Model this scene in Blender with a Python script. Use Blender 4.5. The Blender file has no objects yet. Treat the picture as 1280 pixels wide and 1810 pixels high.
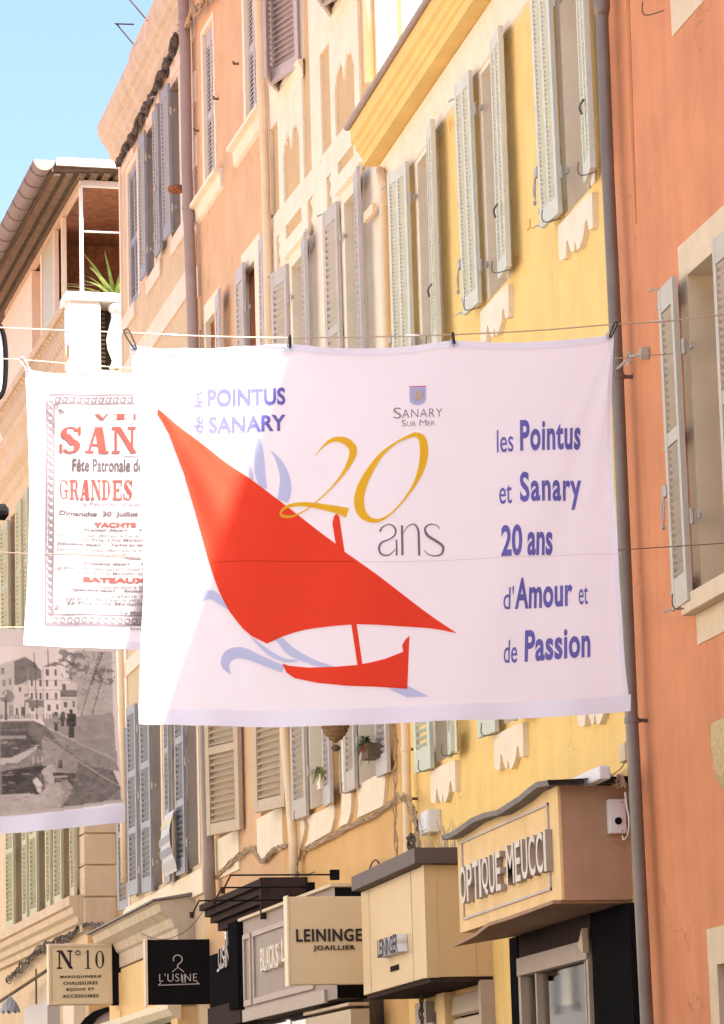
import bpy, bmesh, random
import numpy as np
from math import *
from mathutils import Vector, Matrix
from mathutils.geometry import tessellate_polygon
random.seed(7)
S = bpy.context.scene
COL = S.collection

# ------------------------------------------------------------------ camera
F_PX = 5785.0                      # focal length in pixels of the 1280 px wide photograph
PITCH, ROLL, YAW = radians(11.353), radians(1.61), radians(11.77)
def ray(px, py):
    a = (px-640)/F_PX; b = -(py-905)/F_PX
    rt = a*cos(ROLL)+b*sin(ROLL); up = -a*sin(ROLL)+b*cos(ROLL)
    y = cos(PITCH)-up*sin(PITCH); z = sin(PITCH)+up*cos(PITCH)
    return np.array([rt*cos(YAW)+y*sin(YAW), -rt*sin(YAW)+y*cos(YAW), z])
cam_d = bpy.data.cameras.new('camera'); cam = bpy.data.objects.new('camera', cam_d); COL.objects.link(cam)
cam_d.sensor_fit = 'VERTICAL'; cam_d.sensor_height = 36.0; cam_d.lens = 36.0*F_PX/1810.0
cam_d.clip_end = 1000; cam_d.clip_start = .1
fw = Vector(ray(640, 905)).normalized(); rt = (Vector(ray(1640, 905))-Vector(ray(640, 905))).normalized()
up = rt.cross(fw).normalized()
cam.matrix_world = Matrix((( rt.x, up.x, -fw.x, 0), (rt.y, up.y, -fw.y, 0), (rt.z, up.z, -fw.z, 1.6), (0, 0, 0, 1)))
S.camera = cam

# ------------------------------------------------------------------ light
SUN_EL, SUN_AZ = radians(59), radians(142)       # azimuth clockwise from +Y (the street direction)
W = bpy.data.worlds.new('World'); S.world = W; W.use_nodes = True
nt = W.node_tree; bg = nt.nodes['Background']
sky = nt.nodes.new('ShaderNodeTexSky'); sky.sky_type = 'NISHITA'; sky.sun_disc = False
sky.sun_elevation = SUN_EL; sky.sun_rotation = SUN_AZ; sky.air_density = 1.0; sky.dust_density = 3.0; sky.ozone_density = 2.5
nt.links.new(sky.outputs[0], bg.inputs[0]); bg.inputs[1].default_value = 0.055
sd = bpy.data.lights.new('sun', 'SUN'); sd.energy = 5.0; sd.angle = radians(.53); sd.color = (1, .965, .90)
so = bpy.data.objects.new('sun', sd); COL.objects.link(so)
sdir = Vector((sin(SUN_AZ)*cos(SUN_EL), cos(SUN_AZ)*cos(SUN_EL), sin(SUN_EL)))
so.rotation_euler = sdir.to_track_quat('Z', 'Y').to_euler()
S.view_settings.view_transform = 'Standard'; S.view_settings.look = 'None'
S.view_settings.exposure = 2.8; S.view_settings.gamma = 1
S.cycles.max_bounces = 10; S.cycles.diffuse_bounces = 6; S.cycles.transmission_bounces = 6

# ------------------------------------------------------------------ facade frames (plan geometry of the street)
class Fr:                                   # local x = along the facade away from the camera, y = out to the street, z = up
    def __init__(s, p, yaw):
        s.p = np.array(p, float); a = radians(yaw); s.rz = a+pi/2
        s.t = np.array([-sin(a), cos(a)]); s.n = np.array([-cos(a), -sin(a)])
    def at(s, px, py, off=0.):
        d = ray(px, py); k = ((s.p+s.n*off)@s.n)/(d[:2]@s.n); q = d[:2]*k
        return float((q-s.p)@s.t), float(1.6+d[2]*k)
    def perp(s, u, px, py):                 # on the vertical plane square to the facade at u -> (off, z)
        p = s.w(u); d = ray(px, py); k = (p@s.t)/(d[:2]@s.t); q = d[:2]*k
        return float((q-s.p)@s.n), float(1.6+d[2]*k)
    def w(s, u, off=0.): return s.p+s.t*u+s.n*off
    def world(s, u, off, z): q = s.w(u, off); return Vector((q[0], q[1], z))
D = 6.5
_f = Fr((D, 0), 0); u, _ = _f.at(1092, 900)
YF = Fr((D, u), 0); OF = Fr((D, u), .3)
u, _ = YF.at(688, 600); YL = u; CF = Fr(YF.w(u), 2.6)
u, _ = CF.at(481, 600); CL = u; PF = Fr(CF.w(u), 2.3)
u, _ = PF.at(346, 600); PL = u; BF = Fr(PF.w(u), 1.6)
BL = 5.75; LF = Fr((5.9, 49.5), 3.0)

# ------------------------------------------------------------------ materials
MATS = {}
def nodes(name):
    m = bpy.data.materials.new(name); m.use_nodes = True; t = m.node_tree
    return m, t, t.nodes['Principled BSDF']
def mat(name, col, rough=.8, var=.12, scale=3., bump=.15, bscale=60., metal=0., streak=0., spec=.3, dirt=None, crack=0., chip=0.):
    if name in MATS: return MATS[name]
    m, t, b = nodes(name); N = t.nodes.new; L = t.links.new
    b.inputs['Roughness'].default_value = rough; b.inputs['Metallic'].default_value = metal
    b.inputs['Specular IOR Level'].default_value = spec
    tc = N('ShaderNodeTexCoord')
    def noise(sc, vec=(1, 1, 1), det=4, rg=.6):
        mp = N('ShaderNodeMapping'); mp.inputs['Scale'].default_value = vec; L(tc.outputs['Object'], mp.inputs[0])
        n = N('ShaderNodeTexNoise'); n.inputs['Scale'].default_value = sc; n.inputs['Detail'].default_value = det; n.inputs['Roughness'].default_value = rg
        L(mp.outputs[0], n.inputs[0]); return n.outputs['Fac']
    def ramp(fac, c0, c1, p0=.3, p1=.7):
        r = N('ShaderNodeValToRGB'); r.color_ramp.elements[0].position = p0; r.color_ramp.elements[1].position = p1
        r.color_ramp.elements[0].color = (*c0, 1); r.color_ramp.elements[1].color = (*c1, 1); L(fac, r.inputs[0]); return r.outputs[0]
    lo = tuple(c*(1-var) for c in col); hi = tuple(min(1, c*(1+var*.6)) for c in col)
    c = ramp(noise(scale), lo, hi)
    if streak:
        mx = N('ShaderNodeMix'); mx.data_type = 'RGBA'; mx.blend_type = 'MULTIPLY'
        f = N('ShaderNodeMath'); f.operation = 'MULTIPLY'; f.inputs[1].default_value = streak
        L(ramp(noise(5., (1.2, 1.2, .13), 6, .65), (0, 0, 0), (1, 1, 1), .45, .75), f.inputs[0])
        L(f.outputs[0], mx.inputs[0]); L(c, mx.inputs[6]); mx.inputs[7].default_value = (*(dirt or (.7, .62, .55)), 1); c = mx.outputs[2]
    def mul(c, fac, col2):
        mx = N('ShaderNodeMix'); mx.data_type = 'RGBA'; mx.blend_type = 'MULTIPLY'; L(fac, mx.inputs[0]); L(c, mx.inputs[6]); mx.inputs[7].default_value = (*col2, 1); return mx.outputs[2]
    if 'render' in name or 'stone' in name or 'plaster' in name:
        c = mul(c, ramp(noise(38, (1, 1, 1), 6, .8), (0, 0, 0), (.35, .35, .35), .5, .72), (.72, .66, .6))
    if crack:
        mp = N('ShaderNodeMapping'); L(tc.outputs['Object'], mp.inputs[0]); n2 = N('ShaderNodeTexNoise'); n2.inputs['Scale'].default_value = 2.2; n2.inputs['Detail'].default_value = 6; L(mp.outputs[0], n2.inputs[0])
        ad = N('ShaderNodeVectorMath'); ad.operation = 'MULTIPLY_ADD'; L(n2.outputs['Color'], ad.inputs[0]); ad.inputs[1].default_value = (.9, .9, .9); L(mp.outputs[0], ad.inputs[2])
        vo = N('ShaderNodeTexVoronoi'); vo.feature = 'DISTANCE_TO_EDGE'; vo.inputs['Scale'].default_value = .42; L(ad.outputs[0], vo.inputs[0])
        m1 = ramp(vo.outputs['Distance'], (crack, crack, crack), (0, 0, 0), .001, .0045)
        mk = N('ShaderNodeMath'); mk.operation = 'MULTIPLY'; L(m1, mk.inputs[0]); L(ramp(noise(.7, (1, 1, 1), 2), (0, 0, 0), (1, 1, 1), .45, .55), mk.inputs[1])
        c = mul(c, mk.outputs[0], (.45, .38, .33))
    if chip:
        f2 = N('ShaderNodeMath'); f2.operation = 'MULTIPLY'; f2.inputs[1].default_value = chip; L(ramp(noise(26, (1, 1, .45), 7, .75), (0, 0, 0), (1, 1, 1), .62, .68), f2.inputs[0])
        c = mul(c, f2.outputs[0], (.62, .52, .42))
    L(c, b.inputs['Base Color'])
    if bump:
        bp = N('ShaderNodeBump'); bp.inputs['Strength'].default_value = bump; bp.inputs['Distance'].default_value = .01
        L(noise(bscale, (1, 1, 1), 5, .7), bp.inputs['Height']); L(bp.outputs[0], b.inputs['Normal'])
    MATS[name] = m; return m
def cloth(name, col, tr=.45, vcol=False):
    if name in MATS: return MATS[name]
    m, t, b = nodes(name); N = t.nodes.new; L = t.links.new
    b.inputs['Roughness'].default_value = .85; b.inputs['Specular IOR Level'].default_value = .15
    ts = N('ShaderNodeBsdfTranslucent'); mx = N('ShaderNodeMixShader'); mx.inputs[0].default_value = tr
    tc = N('ShaderNodeTexCoord'); n = N('ShaderNodeTexNoise'); n.inputs['Scale'].default_value = 7; n.inputs['Detail'].default_value = 5
    L(tc.outputs['Object'], n.inputs[0])
    mc = N('ShaderNodeMix'); mc.data_type = 'RGBA'; mc.inputs[6].default_value = (*[c*.97 for c in col], 1); mc.inputs[7].default_value = (*col, 1)
    L(n.outputs['Fac'], mc.inputs[0]); src = mc.outputs[2]
    if vcol:
        a = N('ShaderNodeVertexColor'); a.layer_name = 'print'; src = a.outputs[0]
    L(src, b.inputs['Base Color']); L(src, ts.inputs[0])
    w = N('ShaderNodeTexNoise'); w.inputs['Scale'].default_value = 350; L(tc.outputs['Object'], w.inputs[0])
    bp = N('ShaderNodeBump'); bp.inputs['Strength'].default_value = .12; bp.inputs['Distance'].default_value = .002
    L(w.outputs['Fac'], bp.inputs['Height']); L(bp.outputs[0], b.inputs['Normal'])
    out = t.nodes['Material Output']; L(b.outputs[0], mx.inputs[1]); L(ts.outputs[0], mx.inputs[2]); L(mx.outputs[0], out.inputs[0])
    MATS[name] = m; return m
def glass(name='window_glass', col=(.045, .045, .05)):
    if name in MATS: return MATS[name]
    m, t, b = nodes(name); b.inputs['Base Color'].default_value = (*col, 1); b.inputs['Roughness'].default_value = .06
    b.inputs['Specular IOR Level'].default_value = .8
    N = t.nodes.new; n = N('ShaderNodeTexNoise'); n.inputs['Scale'].default_value = 2.5; bp = N('ShaderNodeBump'); bp.inputs['Strength'].default_value = .05
    t.links.new(n.outputs['Fac'], bp.inputs['Height']); t.links.new(bp.outputs[0], b.inputs['Normal'])
    MATS[name] = m; return m
M_YEL = mat('yellow_render', (.83, .57, .20), .9, .10, 2.2, .25, 90, streak=.35, dirt=(.86, .78, .66), crack=.5)
M_YELC = mat('yellow_cornice_paint', (.80, .53, .18), .85, .08, 3, .15, 70, streak=.25, dirt=(.85, .75, .6))
M_CRM = mat('cream_render', (.82, .70, .52), .88, .07, 3, .2, 80, streak=.25, dirt=(.85, .78, .7), crack=.5)
M_WSUR = mat('pale_surround_paint', (.80, .68, .50), .85, .06, 4, .15, 90, streak=.2)
M_TAN = mat('tan_panel_render', (.58, .40, .205), .9, .08, 3, .3, 120)
M_OCH = mat('ochre_render', (.66, .40, .16), .9, .1, 2, .25, 80, streak=.4, dirt=(.8, .7, .6))
M_ORA = mat('orange_render', (.65, .26, .12), .9, .14, 1.3, .3, 110, streak=.55, dirt=(.8, .74, .66), crack=.5)
M_OSUR = mat('beige_surround', (.70, .55, .37), .92, .08, 5, .5, 220)
M_PEA = mat('peach_render', (.66, .41, .225), .9, .12, 2, .25, 90, streak=.35, dirt=(.88, .78, .66), crack=.5)
M_BWA = mat('pink_beige_render', (.60, .45, .28), .9, .08, 2, .25, 90, streak=.3, crack=.5)
M_BTR = mat('pink_trim', (.76, .61, .47), .88, .06, 3, .2, 90, streak=.3)
M_STO = mat('corner_stone', (.56, .43, .285), .9, .09, 3, .35, 90, streak=.3)
M_ROUGH = mat('rough_stone', (.60, .44, .22), .95, .25, 30, 1.0, 60)
M_PLA = mat('cornice_plaster', (.58, .48, .36), .9, .12, 3, .3, 80, streak=.5)
M_SGRN = mat('sage_shutter_paint', (.61, .595, .48), .6, .06, 6, .08, 120, streak=.2, chip=.8)
M_SGRY = mat('grey_shutter_paint', (.50, .44, .37), .6, .06, 6, .08, 120, streak=.2, chip=.8)
M_STAU = mat('taupe_shutter_paint', (.52, .43, .40), .6, .08, 6, .08, 120, streak=.25, chip=.8)
M_SORA = mat('stone_grey_shutter_paint', (.50, .44, .35), .55, .05, 6, .06, 120, streak=.15, chip=.8)
M_SBEI = mat('beige_brown_shutter_paint', (.54, .42, .29), .6, .07, 6, .08, 120, streak=.2, chip=.8)
M_SBLU = mat('blue_grey_shutter_paint', (.30, .30, .32), .6, .08, 6, .08, 120, streak=.25, chip=.8)
M_SLIL = mat('pale_lilac_shutter_paint', (.49, .44, .41), .6, .06, 6, .08, 120, streak=.2, chip=.8)
M_SLEA = mat('leaf_green_shutter_paint', (.42, .40, .26), .6, .08, 6, .08, 120, streak=.25, chip=.8)
M_MINT = mat('mint_shutter_paint', (.55, .58, .45), .6, .05, 6, .08, 120, streak=.15, chip=.8)
M_ZINC = mat('painted_zinc_pipe', (.20, .165, .14), .5, .15, 4, .08, 90, .35, streak=.45, spec=.5)
M_PIPB = mat('mauve_brown_pipe_paint', (.34, .255, .22), .6, .1, 4, .05, 90, streak=.3)
M_PIPC = mat('cream_pipe_paint', (.76, .58, .37), .6, .07, 4, .05, 90, streak=.25)
M_IRON = mat('rusty_iron', (.17, .11, .075), .75, .3, 20, .2, 90, .3)
M_WIRON = mat('painted_iron', (.42, .38, .33), .6, .2, 20, .1, 90)
M_STEEL = mat('galvanised_steel', (.55, .55, .56), .35, .1, 20, .05, 90, .85)
M_DARK = mat('dark_interior', (.03, .024, .022), .9, .2, 4, 0)
M_DBR = mat('dark_brown_wood', (.045, .03, .025), .85, .2, 8, .1, 60, spec=.05)
M_BLK = mat('black_sign_paint', (.012, .011, .012), .95, .1, 8, .05, 60, spec=0.)
M_BEI = mat('beige_sign_metal', (.70, .55, .34), .5, .04, 2, .03, 60)
M_BEIF = mat('cream_fascia_metal', (.62, .44, .23), .5, .04, 2, .03, 60)
M_OPT = mat('cream_render_fascia', (.80, .56, .27), .85, .07, 3, .2, 100, streak=.3)
M_OPTS = mat('brown_fascia_side', (.43, .265, .16), .85, .12, 3, .25, 100, streak=.4)
M_GRY = mat('warm_grey_fascia', (.30, .235, .20), .6, .08, 4, .1, 70, streak=.3)
M_GRYL = mat('light_grey_trim', (.42, .33, .27), .6, .06, 4, .08, 70)
M_LET = mat('pale_letter_metal', (.50, .44, .36), .4, .05, 10, 0, 60)
M_LETD = mat('grey_letter_side', (.36, .29, .25), .5, .05, 10, 0, 60)
M_CAP = mat('lead_flashing', (.20, .17, .16), .6, .3, 10, .4, 30)
M_CAB = mat('tan_cable', (.42, .29, .17), .7, .2, 20, 0)
M_CABD = mat('dark_cable', (.09, .065, .05), .7, .3, 20, 0)
M_PLASW = mat('white_plastic', (.70, .68, .66), .45, .04, 8, 0)
M_WHI = mat('white_paint', (.80, .78, .74), .7, .06, 5, .1, 60, streak=.25)
M_SOF = mat('aged_wood_soffit', (.13, .085, .05), .9, .4, 8, .4, 40)
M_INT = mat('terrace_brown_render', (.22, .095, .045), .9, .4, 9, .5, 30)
M_FERN = mat('spiky_leaf', (.15, .185, .04), .6, .5, 12, 0)
M_WICK = mat('wicker', (.26, .15, .065), .8, .4, 40, .6, 70)
M_ROPE = mat('wire_rope', (.50, .40, .28), .5, .1, 60, .3, 300, .4)
M_TERR = mat('red_terrace_tile', (.45, .15, .07), .8, .2, 10, .2, 40)
M_GLASS = glass()
M_SHOPG = glass('shop_glass', (.10, .085, .07))
M_FLOOR = mat('street_paving', (.08, .072, .065), .9, .2, 1, .3, 20)
M_INKD = mat('black_ink', (.025, .018, .018), .6, .05, 8, 0)

# ------------------------------------------------------------------ mesh builder
class MB:
    def __init__(s): s.v = []; s.f = []
    def add(s, vs, fs):
        o = len(s.v); s.v += [tuple(map(float, v)) for v in vs]; s.f += [tuple(i+o for i in f) for f in fs]; return s
    def box(s, x0, x1, y0, y1, z0, z1):
        return s.add([(x0, y0, z0), (x1, y0, z0), (x1, y1, z0), (x0, y1, z0), (x0, y0, z1), (x1, y0, z1), (x1, y1, z1), (x0, y1, z1)],
                     [(0, 3, 2, 1), (4, 5, 6, 7), (0, 1, 5, 4), (1, 2, 6, 5), (2, 3, 7, 6), (3, 0, 4, 7)])
    def prism(s, poly, a0, a1, ax='x'):     # poly in the two other axes, extruded along ax
        n = len(poly)
        def P(a, p): return (a, p[0], p[1]) if ax == 'x' else ((p[0], a, p[1]) if ax == 'y' else (p[0], p[1], a))
        vs = [P(a0, p) for p in poly]+[P(a1, p) for p in poly]
        return s.add(vs, [tuple(range(n))[::-1], tuple(range(n, 2*n))]+[(i, (i+1) % n, n+(i+1) % n, n+i) for i in range(n)])
    def tube(s, pts, r, n=8, cap=True):
        pts = [Vector(p) for p in pts]; rs = r if isinstance(r, (list, tuple)) else [r]*len(pts); base = len(s.v)
        prev = None; vs = []
        for i, p in enumerate(pts):
            d = (pts[min(i+1, len(pts)-1)]-pts[max(i-1, 0)]).normalized()
            a = prev if prev is not None else (Vector((0, 0, 1)) if abs(d.z) < .9 else Vector((1, 0, 0)))
            e = (a-d*a.dot(d)).normalized(); prev = e; g = d.cross(e)
            vs += [tuple(p+(e*cos(2*pi*k/n)+g*sin(2*pi*k/n))*rs[i]) for k in range(n)]
        fs = [(i*n+k, i*n+(k+1) % n, (i+1)*n+(k+1) % n, (i+1)*n+k) for i in range(len(pts)-1) for k in range(n)]
        if cap: fs += [tuple(range(n))[::-1], tuple((len(pts)-1)*n+k for k in range(n))]
        return s.add(vs, fs)
    def lathe(s, prof, c=(0, 0, 0), n=14, ax='z'):   # prof: (r, h)
        vs = []
        for r, h in prof:
            for k in range(n):
                a = 2*pi*k/n; p = (r*cos(a), r*sin(a), h)
                if ax == 'y': p = (r*cos(a), h, r*sin(a))
                if ax == 'x': p = (h, r*cos(a), r*sin(a))
                vs.append((p[0]+c[0], p[1]+c[1], p[2]+c[2]))
        fs = [(i*n+k, i*n+(k+1) % n, (i+1)*n+(k+1) % n, (i+1)*n+k) for i in range(len(prof)-1) for k in range(n)]
        fs += [tuple(range(n))[::-1], tuple((len(prof)-1)*n+k for k in range(n))]
        return s.add(vs, fs)
    def wall(s, x0, x1, z0, z1, holes, depth=.22, y=0.):     # front face with rectangular holes and their reveals
        xs = sorted(set([x0, x1]+[h[i] for h in holes for i in (0, 1)])); zs = sorted(set([z0, z1]+[h[i] for h in holes for i in (2, 3)]))
        xs = [x for x in xs if x0 <= x <= x1]; zs = [z for z in zs if z0 <= z <= z1]
        for i in range(len(xs)-1):
            for j in range(len(zs)-1):
                cx, cz = (xs[i]+xs[i+1])/2, (zs[j]+zs[j+1])/2
                if any(h[0] < cx < h[1] and h[2] < cz < h[3] for h in holes): continue
                s.add([(xs[i], y, zs[j]), (xs[i+1], y, zs[j]), (xs[i+1], y, zs[j+1]), (xs[i], y, zs[j+1])], [(3, 2, 1, 0)])
        for a, b, c, d in holes:
            q = [(a, c), (b, c), (b, d), (a, d)]
            for k in range(4):
                p, r = q[k], q[(k+1) % 4]
                s.add([(p[0], y, p[1]), (r[0], y, r[1]), (r[0], y-depth, r[1]), (p[0], y-depth, p[1])], [(0, 1, 2, 3)])
        return s
    def build(s, name, m, parent=None, org=(0, 0, 0), F=None, smooth=False, kind=None, label=None, bevel=0):
        me = bpy.data.meshes.new(name); o3 = org
        me.from_pydata([(v[0]-o3[0], v[1]-o3[1], v[2]-o3[2]) for v in s.v], [], s.f)
        me.materials.append(m)
        if smooth:
            for p in me.polygons: p.use_smooth = True
        ob = bpy.data.objects.new(name, me); COL.objects.link(ob)
        if parent is not None: ob.parent = parent
        if F is not None: place(ob, F, org)
        if kind: ob['kind'] = kind
        if label: ob['label'] = label
        if bevel:
            b = ob.modifiers.new('bevel', 'BEVEL'); b.width = bevel; b.segments = 2; b.limit_method = 'ANGLE'
        return ob
def place(ob, F, org):
    ob.location = F.world(org[0], org[1], org[2]); ob.rotation_euler = (0, 0, F.rz)
def tag(o, label, cat, group=None):
    o['label'] = label; o['category'] = cat
    if group: o['group'] = group
    return o
def thing(name, label, cat, F, org=(0, 0, 0), group=None):
    o = bpy.data.objects.new(name, None); COL.objects.link(o); o.empty_display_size = .2; place(o, F, org)
    return tag(o, label, cat, group)
class K:                                    # a thing with an origin: part meshes are given in facade coordinates
    def __init__(s, name, label, cat, F, org=(0, 0, 0), group=None):
        s.o = thing(name, label, cat, F, org, group); s.F = F; s.org = org
    def part(s, name, mb, m, smooth=False, label=None, parent=None, kind=None, bevel=0):
        return mb.build(name, m, parent or s.o, s.org, None, smooth, kind, label, bevel)
def single(name, label, cat, F, mb, m, org=None, group=None, smooth=False, bevel=0):
    if org is None:
        a = np.array(mb.v); org = tuple(float(x) for x in ((a.min(0)+a.max(0))/2))
    return tag(mb.build(name, m, None, org, F, smooth, None, None, bevel), label, cat, group)
def spline(pts, n=8):
    pts = [np.array(p, float) for p in pts]; out = []
    P = [pts[0]]+pts+[pts[-1]]
    for i in range(1, len(P)-2):
        for k in range(n):
            t = k/n; a, b, c, d = P[i-1], P[i], P[i+1], P[i+2]
            out.append(.5*((2*b)+(-a+c)*t+(2*a-5*b+4*c-d)*t*t+(-a+3*b-3*c+d)*t**3))
    out.append(pts[-1]); return [tuple(float(x) for x in p) for p in out]

# ------------------------------------------------------------------ lettering
_tc = {}
def glyphs(body, bold=0., shear=0., extrude=0., space=1.):
    key = (body, bold, shear, extrude, space)
    if key in _tc: return _tc[key]
    c = bpy.data.curves.new('txt', 'FONT'); c.body = body; c.offset = bold; c.shear = shear; c.extrude = extrude; c.resolution_u = 4; c.space_character = space
    ob = bpy.data.objects.new('txt', c); COL.objects.link(ob); dg = bpy.context.evaluated_depsgraph_get(); dg.update()
    me = bpy.data.meshes.new_from_object(ob.evaluated_get(dg))
    v = np.array([tuple(x.co) for x in me.vertices]); f = [tuple(p.vertices) for p in me.polygons]
    bpy.data.objects.remove(ob); bpy.data.curves.remove(c); bpy.data.meshes.remove(me)
    lo, hi = v.min(0), v.max(0); w = hi-lo; w[w == 0] = 1
    _tc[key] = ((v-lo)/w, f); return _tc[key]
SERIF = {   # hand-built slab capitals on a unit box: strokes (x0,y0,x1,y1,width-x)
 'N': [('b', 0, 0, .34, .09), ('b', 0, .91, .3, 1), ('b', .66, .91, 1, 1), ('b', .12, 0, .22, 1), ('b', .8, 0, .9, 1), ('d', .12, 1, .8, 0, .24)],
 'A': [('b', 0, 0, .36, .09), ('b', .58, 0, 1, .09), ('d', .42, 1, .08, .0, .12), ('d', .40, 1, .58, 0, .34), ('b', .3, .28, .7, .37)],
 'I': [('b', 0, 0, 1, .09), ('b', 0, .91, 1, 1), ('b', .28, 0, .72, 1)],
 'L': [('b', 0, 0, 1, .09), ('b', 0, .91, .55, 1), ('b', .15, 0, .4, 1), ('b', .88, 0, 1, .35)],
 'V': [('b', 0, .91, .4, 1), ('b', .62, .91, 1, 1), ('d', .08, 1, .42, 0, .26), ('d', .8, 1, .5, 0, .09)],
 'E': [('b', 0, 0, 1, .09), ('b', 0, .91, 1, 1), ('b', .14, 0, .42, 1), ('b', .4, .46, .7, .55), ('b', .88, 0, 1, .28), ('b', .88, .72, 1, 1), ('b', .66, .36, .74, .64)],
 'R': [('b', 0, 0, .5, .09), ('b', 0, .91, .6, 1), ('b', .12, 0, .38, 1), ('c', .58, .73, .28, .27, .2, -90, 90), ('b', .36, .44, .6, .52), ('d', .5, .5, .72, 0, .24), ('b', .7, 0, 1, .09)],
 'D': [('b', 0, 0, .5, .09), ('b', 0, .91, .5, 1), ('b', .12, 0, .38, 1), ('c', .46, .5, .42, .5, .22, -90, 90)],
 'G': [('c', .5, .5, .46, .5, .22, 40, 330), ('b', .55, .4, 1, .49), ('b', .68, .05, .9, .45), ('b', .8, .66, .92, .96)],
 'S': [('c', .5, .74, .40, .26, .26, 20, 235), ('c', .5, .27, .42, .27, .28, -145, 70), ('d', .12, .72, .5, .3, .36), ('b', .82, .68, .94, 1), ('b', .04, 0, .16, .34)],
 'Y': [('b', 0, .91, .4, 1), ('b', .6, .91, 1, 1), ('d', .06, 1, .38, .4, .26), ('d', .82, 1, .5, .4, .09), ('b', .36, 0, .62, .42), ('b', .2, 0, .8, .09)],
 'T': [('b', 0, .91, 1, 1), ('b', .36, 0, .64, 1), ('b', .2, 0, .8, .09), ('b', 0, .64, .1, .95), ('b', .9, .64, 1, .95)],
 '1': [('b', .1, 0, .9, .05), ('b', .38, 0, .64, 1), ('d', .4, 1, .08, .82, .07)],
 '0': [('c', .5, .5, .42, .48, .22, 0, 360)],
}
def serif(ch):
    vs, fs = [], []
    for s_ in SERIF[ch]:
        o = len(vs)
        if s_[0] == 'b':
            _, a, b, c, d = s_; vs += [(a, b), (c, b), (c, d), (a, d)]; fs.append((o, o+1, o+2, o+3))
        elif s_[0] == 'd':
            _, a, b, c, d, w = s_; vs += [(a, b), (a+w, b), (c+w, d), (c, d)]; fs.append((o+3, o+2, o+1, o))
        else:
            _, cx, cy, rx, ry, w, a0, a1 = s_; n = 20
            for k in range(n+1):
                a = radians(a0+(a1-a0)*k/n); ww = .05+(w-.05)*abs(cos(a))
                vs += [(cx+rx*cos(a), cy+ry*sin(a)), (cx+(rx-ww)*cos(a), cy+(ry-.06)*sin(a))]
            for k in range(n): fs.append((o+2*k, o+2*k+2, o+2*k+3, o+2*k+1))
    return vs, fs
def facade_text(k, name, body, F, p0, p1, off, ext, m, bold=.0, space=1.):
    """p0 = pixel of the lower left, p1 = pixel of the upper right corner of the word on the facade plane at off"""
    v, f = glyphs(body, bold, 0, .5 if ext else 0, space); u0, z0 = F.at(*p0, off); u1, z1 = F.at(*p1, off)
    mb = MB(); mb.add([(u0+(u1-u0)*a, off+(c*ext if ext else 0), z0+(z1-z0)*b) for a, b, c in v], f)
    return k.part(name, mb, m)
def perp_text(k, name, body, F, u, p0, p1, m, th=.012, bold=.0, space=1., ser=False):
    (o0, z0), (o1, z1) = F.perp(u, *p0), F.perp(u, *p1)
    mb = MB()
    if ser: v, f = serif(body); v = [(a, b, 0) for a, b in v]
    else: v, f = glyphs(body, bold, 0, .5, space)
    mb.add([(u-th*(c+.15), o0+(o1-o0)*a, z0+(z1-z0)*b) for a, b, c in v], f)
    return k.part(name, mb, m)

# ------------------------------------------------------------------ shutters, windows
def solve_angle(F, uh, off, sgn, w, xf, yref):
    d = ray(xf, yref)[:2]; best = (1e9, 0)
    for i in range(-300, 1400):
        th = radians(i/20); q = F.w(uh+sgn*w*cos(th), off+w*sin(th)); c = abs(d[0]*q[1]-d[1]*q[0])
        if c < best[0]-1e-9: best = (c, th)
    return best[1]
_slat = {}
def slat_mesh(lw, dep, tilt, m):
    key = (round(lw, 3), round(dep, 3), tilt, m.name)
    if key not in _slat:
        mb = MB(); c, s_ = cos(tilt), sin(tilt); h = .0045
        pr = [(-dep/2, -h), (dep/2, -h), (dep/2, h), (-dep/2, h)]
        mb.prism([(a*c-b*s_, a*s_+b*c) for a, b in pr], 0, lw, 'x')
        me = bpy.data.meshes.new('slat'); me.from_pydata(mb.v, [], mb.f); me.materials.append(m); _slat[key] = me
    return _slat[key]
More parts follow.
